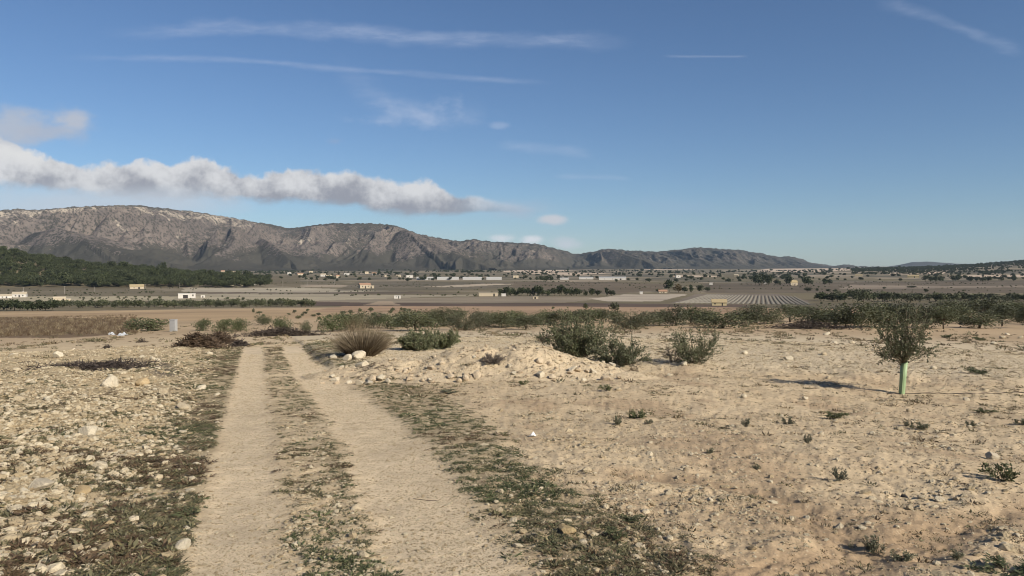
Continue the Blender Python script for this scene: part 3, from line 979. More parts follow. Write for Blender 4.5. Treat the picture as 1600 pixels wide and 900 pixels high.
def crown_mesh(name, seed, n_leaf, size, leaf, mat, clumps=14, squash=(1, 1, 0.8), zc=0.6, gap=0.25):
    """a crown of leaf clumps; unit crown is about 1 across and sits with its foot near z = 0"""
    g = rng(seed)
    cs = []
    while len(cs) < clumps:
        p = g.uniform(-1, 1, 3)
        if np.linalg.norm(p) < 1 and np.linalg.norm(p) > 0.30:
            cs.append(p * 0.68)
    cs = np.array(cs)
    cr = g.uniform(0.26, 0.46, clumps)
    k = g.integers(0, clumps, n_leaf)
    d = g.normal(size=(n_leaf, 3)); d /= np.linalg.norm(d, axis=1, keepdims=True)
    rad = cr[k] * (0.55 + 0.55 * g.random(n_leaf) ** 0.6)
    p = cs[k] + d * rad[:, None]
    p[:, 2] = np.maximum(p[:, 2], -0.95 + 0.1 * g.random(n_leaf))
    nr = d + 0.7 * g.normal(size=(n_leaf, 3)) + np.array((0, 0, 0.25))
    al = g.normal(size=(n_leaf, 3)) + 0.6 * d + np.array((0, 0, 0.3))
    p = p * np.array(squash) * 0.5 * np.array(size)
    p[:, 2] += zc
    tint = np.clip(0.45 + 0.28 * g.normal(size=n_leaf) + 0.25 * (g.random(clumps)[k] - 0.5), 0, 1)
    return leaves_mesh(name, p, nr, al, leaf * g.uniform(0.6, 1.4, n_leaf), leaf * 0.5 * g.uniform(0.7, 1.3, n_leaf), mat, tint)


def bush_meshes(seed, h, spread, n_stem, per, leaf, leaf_w, mat, lean=0.55, bark=M_TWIG, thick=0.014, sub=3, low=0.15):
    """stems that fan out from the foot, side twigs and leaves along them"""
    g = rng(seed)
    mb = MB(); P = []; A = []
    for i in range(n_stem):
        a = g.uniform(0, 2 * math.pi)
        out = spread * 0.5 * g.uniform(0.25, 1.0) ** 0.7
        hh = h * g.uniform(0.62, 1.0) * (1 - 0.38 * (out / (spread * 0.5)) ** 2)
        foot = np.array((math.cos(a), math.sin(a), 0)) * spread * 0.10 * g.random()
        tip = np.array((math.cos(a) * out, math.sin(a) * out, hh))
        bend = np.array((math.cos(a), math.sin(a), 0)) * out * 0.25 * g.uniform(-0.5, 1.0) + g.normal(size=3) * 0.05 * h
        pts = [foot * (1 - s) + tip * s + bend * math.sin(s * math.pi) for s in np.linspace(0, 1, 6)]
        mb.tube(pts, np.linspace(thick, thick * 0.25, 6), 4)
        paths = [(pts, 1.0)]
        for j in range(sub):
            s0 = g.uniform(0.3, 0.85)
            b = pts[int(s0 * 5)]
            dv = g.normal(size=3) * 0.5 + (tip - foot) / h * 0.8 + np.array((math.cos(a), math.sin(a), 0)) * 0.3
            dv = dv / np.linalg.norm(dv) * h * g.uniform(0.16, 0.34)
            q = [b, b + dv * 0.5 + g.normal(size=3) * 0.02 * h, b + dv]
            mb.tube(q, [thick * 0.5, thick * 0.3, thick * 0.15], 3)
            paths.append((q, 0.6))
        for path, wgt in paths:
            n = int(per * wgt)
            s = (low + (1 - low) * g.random(n)) if wgt == 1.0 else g.random(n)
            pa = np.array(path); ii = np.clip((s * (len(pa) - 1)).astype(int), 0, len(pa) - 2); fr = s * (len(pa) - 1) - ii
            p = pa[ii] * (1 - fr[:, None]) + pa[ii + 1] * fr[:, None]
            dirv = pa[-1] - pa[0]; dirv = dirv / np.linalg.norm(dirv)
            P.append(p + g.normal(size=p.shape) * 0.022 * h)
            A.append(dirv[None, :] * 0.8 + g.normal(size=p.shape) * 0.65)
    P = np.concatenate(P); A = np.concatenate(A)
    P[:, 2] = np.maximum(P[:, 2], 0.01)
    n = len(P)
    tint = np.clip(0.45 + 0.3 * g.normal(size=n), 0, 1)
    lv = leaves_mesh('foliage', P, g.normal(size=(n, 3)), A, leaf * g.uniform(0.6, 1.4, n), leaf_w * g.uniform(0.7, 1.3, n), mat, tint)
    return mb.mesh('stems', bark, True), lv


def grass_mesh(seed, n, h, spread, mat, wd, fan=0.6, droop=0.1):
    """blades fanning from one foot"""
    g = rng(seed)
    a = g.uniform(0, 2 * math.pi, n)
    o = np.sqrt(g.random(n))
    rad = np.stack([np.cos(a), np.sin(a), np.zeros(n)], 1)
    foot = rad * (spread * 0.22 * o)[:, None] + g.normal(size=(n, 3)) * np.array((1, 1, 0)) * spread * 0.02
    hh = h * g.uniform(0.5, 1.0, n) * (1 - 0.35 * o ** 2)
    tip = foot + rad * (spread * 0.5 * fan * o)[:, None] + np.stack([np.zeros(n), np.zeros(n), hh], 1) + g.normal(size=(n, 3)) * 0.06 * h
    mid = (foot + tip) / 2 - rad * (droop * spread * 0.15 * o)[:, None] + np.array((0, 0, 0.06 * h))
    sd = np.cross(tip - foot, g.normal(size=(n, 3))); sd = sd / np.linalg.norm(sd, axis=1, keepdims=True) * wd
    v = np.stack([foot - sd, foot + sd, mid + sd * 0.7, mid - sd * 0.7, tip], 1).reshape(-1, 3)
    b = np.arange(n)[:, None] * 5
    f = [tuple(q) for q in np.concatenate([b, b + 1, b + 2, b + 3], 1)] + [tuple(q) for q in np.concatenate([b + 3, b + 2, b + 4], 1)]
    me = mesh_np('blades', v, f, False, [mat])
    float_attr(me, 'tint', np.repeat(np.clip(0.45 + 0.3 * g.normal(size=n), 0, 1), 5))
    return me


def twig_heap(seed, n, sx, sy, h, mat, ln=0.5, wd=0.012):
    """cut branches lying in a low heap"""
    g = rng(seed)
    x = g.normal(size=n) * sx * 0.25; y = g.normal(size=n) * sy * 0.25
    env = np.exp(-((x / (sx * 0.5)) ** 2 + (y / (sy * 0.5)) ** 2) * 1.4)
    z = h * env * g.random(n)
    p = np.stack([x, y, z], 1)
    al = g.normal(size=(n, 3)) * np.array((1, 1, 0.35))
    tint = np.clip(0.45 + 0.3 * g.normal(size=n), 0, 1)
    me = leaves_mesh('twigs', p - al * 0.0, g.normal(size=(n, 3)) + np.array((0, 0, 0.8)), al, ln * g.uniform(0.4, 1.3, n), wd * g.uniform(0.6, 1.5, n), mat, tint)
    return me


def trunk_mesh(seed, h, r0, limbs=3, reach=0.5, top=1.35):
    g = random.Random(seed)
    mb = MB()
    pts = [Vector((0, 0, -0.06)), Vector((g.uniform(-.06, .06) * h, g.uniform(-.06, .06) * h, h * 0.5)), Vector((g.uniform(-.1, .1) * h, g.uniform(-.1, .1) * h, h))]
    mb.tube(pts, [r0, r0 * 0.8, r0 * 0.62], 6)
    for i in range(limbs):
        a = 2 * math.pi * (i + g.random() * 0.6) / limbs
        e = pts[2] + Vector((math.cos(a) * reach, math.sin(a) * reach, h * (top - 1) + g.uniform(0, 0.3) * reach))
        mb.tube([pts[2] - Vector((0, 0, r0)), (pts[2] + e) / 2 + Vector((0, 0, 0.1 * reach)), e], [r0 * 0.5, r0 * 0.36, r0 * 0.15], 5)
    return mb.mesh('trunk', M_BARK, True)


# ------------------------------------------------------------------ stones
def ico(sub):
    import bmesh
    bm = bmesh.new(); bmesh.ops.create_icosphere(bm, subdivisions=sub, radius=1.0)
    v = np.array([q.co[:] for q in bm.verts]); f = np.array([[q.index for q in p.verts] for p in bm.faces]); bm.free()
    return v, f


ICO = {k: ico(k) for k in (1, 2, 3)}


def rock_mesh(seed, sub, mat, cuts=9, squash=(1, 0.85, 0.62), rough=0.05, smooth=False):
    g = rng(seed)
    v, f = ICO[sub]
    v = v.copy()
    for k in range(cuts):
        n = g.normal(size=3); n /= np.linalg.norm(n)
        d = g.uniform(0.5, 0.9)
        s = v @ n - d
        v = v - n[None, :] * np.maximum(s, 0)[:, None] * 0.96
    v = v * (1 + rough * fbm(v[:, 0] * 2 + seed, v[:, 1] * 2 + v[:, 2] * 1.7, 3, seed))[:, None]
    v = v / np.abs(v).max(0) * np.array(squash) * 0.5
    return mesh_np('stone', v, f, smooth, [mat])


ROCKS = [rock_mesh(100 + i, 3, M_STONE, 10 + i % 4, (1, random.Random(i).uniform(.65, .95), random.Random(i + 9).uniform(.5, .8))) for i in range(10)]
ROCKS_W = [rock_mesh(140 + i, 3, M_STONE_W, 8, (1, .85, .66)) for i in range(5)]
ROCKS_Y = [rock_mesh(160 + i, 3, M_STONE_Y, 9, (1, .8, .52)) for i in range(3)]
ROCKS_P = [rock_mesh(180 + i, 2, M_RUBBLE, 8, (1, .85, .68)) for i in range(6)]
ROCKS_S = [rock_mesh(200 + i, 2, M_STONE, 8, (1, .85, .66)) for i in range(8)]
PEBS = [rock_mesh(230 + i, 1, M_PEBBLE, 5, (1, .8, .6 + .03 * i)) for i in range(7)]


def scatter(name, pts, scl, rot, protos, label, seed=0, parent=None):
    """many small pieces as one piece of stuff: instances of a few shapes"""
    n = len(pts)
    me = bpy.data.meshes.new(name)
    me.vertices.add(n); me.vertices.foreach_set('co', np.asarray(pts, np.float32).ravel())
    a = me.attributes.new('scl', 'FLOAT_VECTOR', 'POINT'); a.data.foreach_set('vector', np.asarray(scl, np.float32).ravel())
    a = me.attributes.new('rot', 'FLOAT_VECTOR', 'POINT'); a.data.foreach_set('vector', np.asarray(rot, np.float32).ravel())
    a = me.attributes.new('pick', 'INT', 'POINT'); a.data.foreach_set('value', rng(seed).integers(0, len(protos), n).astype(np.int32))
    me.update()
    o = obj(name, me, parent)
    ng = bpy.data.node_groups.new(name, 'GeometryNodeTree')
    ng.interface.new_socket('Geometry', in_out='INPUT', socket_type='NodeSocketGeometry')
    ng.interface.new_socket('Geometry', in_out='OUTPUT', socket_type='NodeSocketGeometry')
    N, L = ng.nodes.new, ng.links.new
    gi, go = N('NodeGroupInput'), N('NodeGroupOutput')
    join = N('GeometryNodeGeometryToInstance')
    for p in reversed(protos):
        po = bpy.data.objects.new(name + '_shape', p)
        oi = N('GeometryNodeObjectInfo'); oi.inputs['Object'].default_value = po
        L(oi.outputs['Geometry'], join.inputs[0])
    ip = N('GeometryNodeInstanceOnPoints')
    L(gi.outputs[0], ip.inputs['Points']); L(join.outputs[0], ip.inputs['Instance'])
    ip.inputs['Pick Instance'].default_value = True

    def at_(nm, ty):
        q = N('GeometryNodeInputNamedAttribute'); q.data_type = ty; q.inputs['Name'].default_value = nm
        return [s for s in q.outputs if s.enabled and s.name == 'Attribute'][0]
    L(at_('pick', 'INT'), ip.inputs['Instance Index'])
    L(at_('scl', 'FLOAT_VECTOR'), ip.inputs['Scale'])
    L(at_('rot', 'FLOAT_VECTOR'), ip.inputs['Rotation'])
    L(ip.outputs[0], go.inputs[0])
    md = o.modifiers.new('scatter', 'NODES'); md.node_group = ng
    tag(o, label, None, None, 'stuff')
    return o


def polar_points(g, n, r0, r1, a0, a1):
    r = np.exp(g.uniform(math.log(r0), math.log(r1), n))
    a = np.radians(g.uniform(a0, a1, n))
    return r * np.sin(a), r * np.cos(a), r


# the rubble mound
MOUND_C = G(765, 585)
MOUND = [(-3.55, 0.16, 1.0, 0.24), (-2.2, 0.3, 1.4, 0.46), (-0.4, 0.5, 1.7, 0.80), (0.9, 0.45, 1.7, 0.86), (2.0, 0.1, 1.3, 0.48), (2.9, -0.3, 1.1, 0.20), (-1.2, -0.5, 1.2, 0.25)]


def mound_h(x, y):
    h = 0
    for ax, ay, s, a in MOUND:
        h = np.maximum(h, 0.86 * a * np.exp(-(((x - MOUND_C[0] - ax) / s) ** 2 + ((y - MOUND_C[1] - ay) / (s * 0.75)) ** 2)))
    h = h + 0.10 * fbm(x * 1.4, y * 1.4, 4, 90) * sstep(h, 0.03, 0.3)
    return h


def mound():
    root = empty('rubble_mound', (MOUND_C[0], MOUND_C[1], hm1(*MOUND_C)))
    tag(root, 'low mound of pinkish dug-up earth and stones right of the track', 'mound')
    nx, ny = 230, 110
    X, Y = np.meshgrid(np.linspace(-5.6, 5.0, nx), np.linspace(-2.2, 3.2, ny))
    x, y = X + MOUND_C[0], Y + MOUND_C[1]
    hh = mound_h(x, y)
    z = Hm(x.ravel(), y.ravel()).reshape(x.shape) + hh + 0.035 * fbm(x * 5, y * 5, 3, 91) * sstep(hh, 0.02, 0.2) - 0.05 * (1 - sstep(hh, 0.02, 0.10))
    idx = np.arange(nx * ny).reshape(ny, nx)
    f = np.stack([idx[:-1, :-1], idx[:-1, 1:], idx[1:, 1:], idx[1:, :-1]], -1).reshape(-1, 4)
    v = np.stack([X.ravel(), Y.ravel(), z.ravel() - root.location.z], 1)
    me = mesh_np('earth_heap', v, f, True, [M_GROUND])
    c = np.repeat(np.array([[0.465, 0.368, 0.245]]), len(v), 0) * (1 + 0.12 * fbm(x.ravel() * 2, y.ravel() * 2, 3, 92))[:, None]
    color_attr(me, 'soil', c); float_attr(me, 'stony', np.full(len(v), 0.7)); float_attr(me, 'far', np.zeros(len(v)))
    obj('earth_heap', me, root)
    return root


MOUND_O = mound()


def ground_top(x, y):
    return Hm(x, y) + np.where(mound_h(x, y) > 0.05, mound_h(x, y), 0)


STONE_G = 'single stones lying about'


def stone_at(px, py, wpx, meshes, label, i, parent=None, hk=1.0, name='stone'):
    x, y = G(px, py)
    wd = metres(wpx, y)
    z = float(ground_top(np.array([x]), np.array([y]))[0])
    o = bpy.data.objects.new(name, meshes[i % len(meshes)])
    rn = random.Random(px * 31 + py)
    o.rotation_euler = (rn.uniform(-.25, .25), rn.uniform(-.25, .25), rn.uniform(-.5, .5) + (math.pi if rn.random() < .5 else 0))
    o.scale = (wd, wd, wd * hk)
    o.location = (x, y, z + wd * hk * 0.16)
    put(o)
    if parent is not None:
        o.parent = parent
        o.matrix_parent_inverse = Matrix.Translation(-parent.location)
    if label:
        tag(o, label, 'stone', STONE_G)
    return o


big = [
    (66, 780, 40, ROCKS_W, 'broad smooth tan stone low on the left bank, widest one there'),
    (132, 780, 30, ROCKS_Y, 'flat ochre stone just right of the broad smooth stone'),
    (168, 828, 22, ROCKS_Y, 'flat ochre stone among weeds on lower left bank'),
    (172, 612, 28, ROCKS_W, 'tall pale block of stone below the burnt streak'),
    (138, 692, 34, ROCKS_W, 'large pale angular stone on left bank above the weeds'),
    (222, 606, 24, ROCKS_Y, 'yellowish flat stone right of the tall pale block'),
    (257, 619, 18, ROCKS, 'squarish stone on left bank below the yellowish flat stone'),
    (288, 640, 24, ROCKS, 'rounded grey stone on left bank near the track weeds'),
    (316, 609, 17, ROCKS_W, 'round cream stone at the upper end of the left verge'),
    (91, 566, 15, ROCKS_W, 'whitish upright stone standing above the burnt streak'),
    (22, 567, 16, ROCKS_W, 'pale stone at the far left edge above the burnt streak'),
    (27, 590, 13, ROCKS, 'small grey round stone at far left below the burnt streak'),
    (222, 571, 9, ROCKS_W, 'small white stone at the right end of the burnt streak'),
    (286, 856, 30, ROCKS_W, 'long whitish stone at the left edge of the wheel rut'),
    (220, 854, 12, ROCKS_W, 'small round white stone in dark weeds on lower left bank'),
    (231, 840, 11, ROCKS_Y, 'small ochre round stone in dark weeds on lower left bank'),
    (292, 826, 13, ROCKS_W, 'small cream stone on the verge above the long whitish stone'),
    (60, 882, 30, ROCKS, 'slanting flat stone in the lower left corner'),
    (25, 820, 30, ROCKS, 'flat grey-tan slab by the left edge of the lower bank'),
    (28, 640, 24, ROCKS, 'long dull stone at the left edge, halfway down the bank'),
    (156, 745, 26, ROCKS, 'greyish flat stone uphill of the ochre one on the left bank'),
    (884, 836, 34, ROCKS_Y, 'big yellowish stone in the weeds right of the track'),
    (911, 848, 15, ROCKS_W, 'pale stone touching the big yellowish stone right of track'),
    (562, 567, 26, ROCKS_W, 'rounded white boulder at foot of the dry broom clump'),
    (543, 569, 17, ROCKS_W, 'white boulder on the left of the rounded one by broom clump'),
    (566, 583, 24, ROCKS_W, 'white stone just in front of the two broom clump boulders'),
    (522, 566, 14, ROCKS_W, 'small white stone nearest the track by the broom clump'),
    (550, 584, 11, ROCKS, 'little stone beside the white stone before the broom clump'),
    (1069, 578, 14, ROCKS_W, 'round white stone below the twiggy green shrub'),
    (940, 574, 24, ROCKS_W, 'long white stone at the foot of the big green bush'),
    (957, 585, 13, ROCKS_W, 'white lump of stone in front of the big green bush'),
    (973, 575, 10, ROCKS_W, 'pointed white stone right of the long one by the bush'),
    (1550, 717, 21, ROCKS_W, 'whitish oblong stone by the green weed at right edge'),
    (1466, 782, 18, ROCKS_W, 'pale pointed stone alone on the bare soil at right'),
    (1441, 778, 14, ROCKS, 'low tan stone left of the pale pointed one'),
    (1505, 777, 13, ROCKS, 'tan stone casting a dark shadow right of the pale pointed one'),
    (1422, 800, 13, ROCKS, 'tan stone beside the dark furrow at lower right'),
    (1569, 856, 12, ROCKS_W, 'small whitish stone near the lower right edge'),
    (1588, 840, 14, ROCKS_W, 'pale cone-like stone at the lower right edge'),
    (1232, 570, 14, ROCKS_W, 'flat white stone in the stony field left of the sapling'),
]
for i, (px, py, wpx, ms, lab) in enumerate(big):
    stone_at(px, py, wpx, ms, lab, i, None, 1.35 if 'upright' in lab or 'tall' in lab else 1.0)
stone_at(1413, 775, 11, [rock_mesh(300, 2, flat_mat('dark_stone', (0.03, 0.028, 0.028)), 8)], 'dark almost black lump on the bare soil at right', 0)

# lesser stones that the photo still shows singly: pieces of the ground and of the mound
g = rng(7)
cnt = 0
while cnt < 190:
    px, py = g.uniform(0, 350), g.uniform(545, 895)
    if px > 380 - (py - 530) * 0.28:
        continue
    stone_at(px, py, g.uniform(9, 17) * (0.6 + 0.5 * (py - 545) / 350), ROCKS_W if g.random() < .3 else ROCKS_S, None, int(g.integers(0, 40)), GROUND)
    cnt += 1
cnt = 0
while cnt < 60:
    px, py = g.uniform(960, 1600), g.uniform(518, 890)
    stone_at(px, py, g.uniform(7, 12), ROCKS_S, None, int(g.integers(0, 40)), GROUND)
    cnt += 1
for k in range(240):
    t = g.uniform(-4.2, 3.2)
    x, y = MOUND_C[0] + t, MOUND_C[1] + g.uniform(-1.7, 0.6)
    z = float(ground_top(np.array([x]), np.array([y]))[0])
    wd = (0.07 + 0.20 * g.random() ** 3) * (1.0 if y < MOUND_C[1] - 0.4 else 0.6)
    o = bpy.data.objects.new('stone', (ROCKS_P + ROCKS_W[:2])[int(g.integers(0, 8))])
    o.scale = (wd, wd, wd); o.rotation_euler = (g.uniform(-.4, .4), g.uniform(-.4, .4), g.uniform(0, 6.28))
    o.location = Vector((x, y, z + wd * 0.12)) - MOUND_O.location
    put(o, MOUND_O)

# gravel, clods and stones too many to count
def gravel():
    g = rng(11)
    n = 420000
    x, y, r = polar_points(g, n, 3.2, 48, -38, 38)
    rut, veg, stony, berm, left, right = masks(x, y)
    mh = mound_h(x, y)
    stony = np.maximum(stony, 0.75 * sstep(mh, 0.03, 0.25))
    size = np.exp(g.normal(size=n) * 0.62) * (0.0115 + 0.0125 * stony * (1 - 0.35 * right)) * (1 - 0.45 * rut) * (1 + 0.28 * left)
    size = np.maximum(size, 0.0015 * r)
    dens = np.clip(0.10 + 0.95 * stony * (1 - 0.62 * veg) + 0.55 * rut, 0, 1) * np.where(r > 20, 0.75, 1) * (1 - 0.85 * tyre_mask(x, y))
    keep = (g.random(n) < dens) & (size < np.where(rut > .5, 0.045, 0.12))
    x, y, r, size, left = x[keep], y[keep], r[keep], size[keep], left[keep]
    z = ground_top(x, y) + size * (0.03 + 0.10 * left)
    m = len(x)
    scl = np.stack([size * g.uniform(.8, 1.3, m), size * g.uniform(.8, 1.2, m), size * g.uniform(.7, 1.15, m)], 1)
    rot = np.stack([g.uniform(-.5, .5, m), g.uniform(-.5, .5, m), g.uniform(0, 6.28, m)], 1)
    scatter('gravel', np.stack([x, y, z], 1), scl, rot, PEBS, 'loose pale limestone gravel strewn over the ground', 1)


gravel()


def tuft_protos(mat, seed, n=30, h=0.5, flatk=1.0):
    out = []
    for i in range(5):
        g_ = rng(seed + i)
        a = g_.uniform(0, 2 * math.pi, n); o = np.sqrt(g_.random(n))
        p = np.stack([np.cos(a) * o * 0.42, np.sin(a) * o * 0.42, g_.random(n) * 0.10], 1)
        al = np.stack([np.cos(a) * 0.8, np.sin(a) * 0.8, h * g_.uniform(0.2, 1.5, n)], 1) + g_.normal(size=(n, 3)) * 0.4
        al[:, 2] = np.abs(al[:, 2])
        out.append(leaves_mesh('tuft', p, g_.normal(size=(n, 3)) + np.array((0, 0, 0.6)), al, g_.uniform(0.25, 0.6, n), g_.uniform(0.07, 0.15, n), mat, np.clip(0.45 + 0.3 * g_.normal(size=n), 0, 1)))
    return out


def weeds():
    g = rng(12)
    n = 520000
    x, y, r = polar_points(g, n, 3.2, 36, -37, 37)
    rut, veg, stony, berm, left, right = masks(x, y)
    clump = sstep(fbm(x * 5.5, y * 5.5, 2, 95), -0.15, 0.35)
    keep = g.random(n) < veg * 0.80 * (0.10 + 0.90 * clump)
    x, y, r, left = x[keep], y[keep], r[keep], left[keep]
    m = len(x)
    s = np.exp(g.normal(size=m) * 0.40) * 0.042 * (1 + 0.30 * left)
    s = np.maximum(s, 0.0038 * r)
    z = ground_top(x, y) - 0.004 + 0.016 * left
    scl = np.stack([s, s, s * g.uniform(.35, .7, m)], 1)
    rot = np.stack([np.zeros(m), np.zeros(m), g.uniform(0, 6.28, m)], 1)
    kind = fbm(x / 2.2, y / 2.2, 2, 96) + 0.25 * g.normal(size=m)
    for q, rad in ((VERGE[3], .7), (VERGE[4], .7), (VERGE[5], .6), (VERGE[6], .6)):
        kind = kind + 0.7 * np.exp(-((x - q[0]) ** 2 + (y - q[1]) ** 2) / rad ** 2)
    gr = kind > 0.26
    br = kind < -0.30
    md = ~(gr | br)
    for sel, mt, nm, lb, sd in ((gr, M_LOWGREEN, 'green_weeds', 'low dark green weeds along the verges', 1), (md, M_WEED, 'olive_weeds', 'low drab olive weeds on the track crown and verges', 2),
                                (br, M_RUST, 'withered_weeds', 'withered brown weeds between the stones', 3)):
        scatter(nm, np.stack([x, y, z], 1)[sel], scl[sel], rot[sel], tuft_protos(mt, 400 + sd * 10), lb, sd)


weeds()

# ------------------------------------------------------------------ dry tufts on the stony field and the terrace beyond
def dry_tufts():
    g = rng(13)
    n = 60000
    x, y, r = polar_points(g, n, 4, 130, -36, 36)
    rut, veg, stony, berm, left, right = masks(x, y)
    p = fbm(x / (1.0 + r * 0.05), y / (1.0 + r * 0.09), 3, 97)
    keep = (g.random(n) < np.clip(0.12 + 1.1 * sstep(p, 0.08, 0.45), 0, 1) * np.where(r < 18, 0.95, 0.5)) & (rut < 0.2) & ((r > 18) | (right > .5))
    x, y, r = x[keep], y[keep], r[keep]
    m = len(x)
    s = np.exp(g.normal(size=m) * 0.4) * np.maximum(0.035, 0.0044 * r)
    scl = np.stack([s, s, s * g.uniform(.5, 1.0, m)], 1)
    rot = np.stack([np.zeros(m), np.zeros(m), g.uniform(0, 6.28, m)], 1)
    P = np.stack([x, y, ground_top(x, y) - 0.01], 1)
    k = g.random(m)
    scatter('dry_weeds', P[k < .6], scl[k < .6], rot[k < .6], tuft_protos(M_DRY, 460, 22, 0.9), 'thin dry weeds on the stony field', 4)
    scatter('drab_weeds', P[k >= .6], scl[k >= .6], rot[k >= .6], tuft_protos(M_WEED, 470, 22, 0.7), 'drab low weeds on the stony field', 5)
    # the withered field on the far left
    n = 9000
    x0, y0 = G(-60, 528); x1, y1 = G(-60, 497)
    yy = np.exp(g.uniform(math.log(y0), math.log(y1), n)); pxx = g.uniform(-80, 212, n)
    xx = (pxx - CX) / F_PX * yy
    keep = (fbm(xx / 2.2, yy / 3, 3, 98) + 0.5 * g.random(n) > 0.12) & (yy > y0 + 3.5 * np.abs(fbm(xx / 1.8, xx * 0, 3, 99)))
    xx, yy = xx[keep], yy[keep]; m = len(xx)
    s = 0.22 + 0.75 * g.random(m) ** 2
    scatter('dry_stalks', np.stack([xx, yy, Hm(xx, yy) - 0.02], 1), np.stack([s, s, s], 1), np.stack([np.zeros(m), np.zeros(m), g.uniform(0, 6.28, m)], 1),
            [grass_mesh(500 + i, 18, 1.0, 1.1, (M_DRY, M_RUST, M_RUST)[i % 3], 0.016, 0.7) for i in range(5)], 'withered brown stalks in the field at far left', 6)


dry_tufts()

# ------------------------------------------------------------------ plants one can tell apart
def shared_plant(name, label, cat, group, px, py, wpx, hpx, parts, depth=1.0, sink=0.03):
    """parts: (part name, mesh) built at unit width and height"""
    p = at(px, py)
    wd, hh = metres(wpx, p.y), metres(hpx, p.y)
    rn = random.Random(int(px * 7 + py * 131))
    root = empty(name, (p.x, p.y, p.z - sink * hh), rn.uniform(0, 6.28), (wd, wd * depth, hh))
    tag(root, label, cat, group)
    for nm, me in parts:
        obj(nm, me, root)
    return root


OLIVE = [(('trunk', trunk_mesh(20 + i, 0.30, 0.030, 4, 0.28, 1.9)), ('crown', crown_mesh('crown', 30 + i, 2400, (1.12, 1.12, 1.12), 0.058, M_OLIVE, 24, (1, 1, 1), 0.47))) for i in range(6)]
GREENB = [(('trunk', trunk_mesh(50 + i, 0.26, 0.028, 4, 0.28, 1.9)), ('crown', crown_mesh('crown', 60 + i, 2400, (1.12, 1.12, 1.12), 0.058, M_GREEN, 22, (1, 1, 1), 0.47))) for i in range(4)]
FANB = []
for i in range(4):
    st, lv = bush_meshes(80 + i, 1.0, 1.15, 34, 34, 0.055, 0.017, M_OLIVE, thick=0.007)
    FANB.append((('stems', st), ('foliage', lv)))
TREE_O = [(('trunk', trunk_mesh(90 + i, 0.40, 0.028, 4, 0.26, 1.6)), ('crown', crown_mesh('crown', 95 + i, 2200, (1.1, 1.1, .95), 0.060, M_OLIVE, 18, (1, 1, .95), 0.60))) for i in range(3)]

ROWG = 'olive trees and bushes in the long row beyond the stony field'
row = [(520, 518, 44, 33, 'g'), (545, 516, 40, 34, 'g'), (570, 513, 38, 30, 'o'), (592, 512, 34, 28, 'o'), (611, 514, 34, 27, 'g'), (632, 511, 36, 30, 'g'), (650, 517, 62, 40, 'o'), (676, 510, 40, 33, 'o'),
       (693, 510, 38, 34, 'o'), (712, 508, 34, 32, 'g'), (727, 516, 54, 42, 'f'), (748, 511, 34, 33, 'o'), (765, 510, 40, 35, 'o'), (784, 512, 40, 38, 'o'), (803, 511, 36, 36, 'g'), (821, 515, 46, 34, 'o'),
       (840, 508, 34, 28, 'o'), (856, 507, 34, 32, 'g'), (880, 508, 46, 36, 'o'), (902, 505, 36, 31, 'o'), (921, 504, 36, 33, 'g'), (940, 504, 34, 30, 'o'), (960, 502, 34, 26, 'o'), (985, 514, 62, 44, 'f'),
       (1008, 510, 44, 34, 'o'), (1030, 509, 42, 36, 'o'), (1056, 509, 44, 44, 'o'), (1080, 506, 42, 38, 'g'), (1104, 508, 44, 36, 'o'), (1130, 513, 70, 42, 'o'), (1160, 505, 40, 33, 'o'), (1183, 507, 44, 46, 'o'),
       (1206, 506, 44, 32, 'o'), (1235, 503, 48, 38, 't'), (1270, 509, 56, 44, 'o'), (1298, 507, 46, 38, 'o'), (1322, 512, 50, 44, 'o'), (1345, 513, 54, 47, 'o'), (1368, 512, 52, 46, 'o'), (1392, 512, 50, 46, 'o'),
       (1418, 513, 52, 46, 'o'), (1446, 512, 50, 44, 'o'), (1474, 514, 42, 40, 't'), (1500, 506, 44, 38, 'o'), (1530, 513, 58, 32, 'o'), (1542, 502, 54, 46, 'o'), (1566, 509, 46, 36, 't'), (1592, 503, 50, 40, 'o'), (1603, 513, 36, 36, 't'),
       (1640, 508, 60, 42, 'o'), (1258, 494, 40, 24, 'o'), (1400, 492, 44, 26, 'o'), (1482, 492, 44, 28, 'o'), (1520, 490, 44, 28, 'o'), (1576, 492, 44, 26, 'o')]
ORD = ['first', 'second', 'third', 'fourth', 'fifth', 'sixth', 'seventh', 'eighth', 'ninth', 'tenth', 'eleventh', 'twelfth']
lb_seen = {}
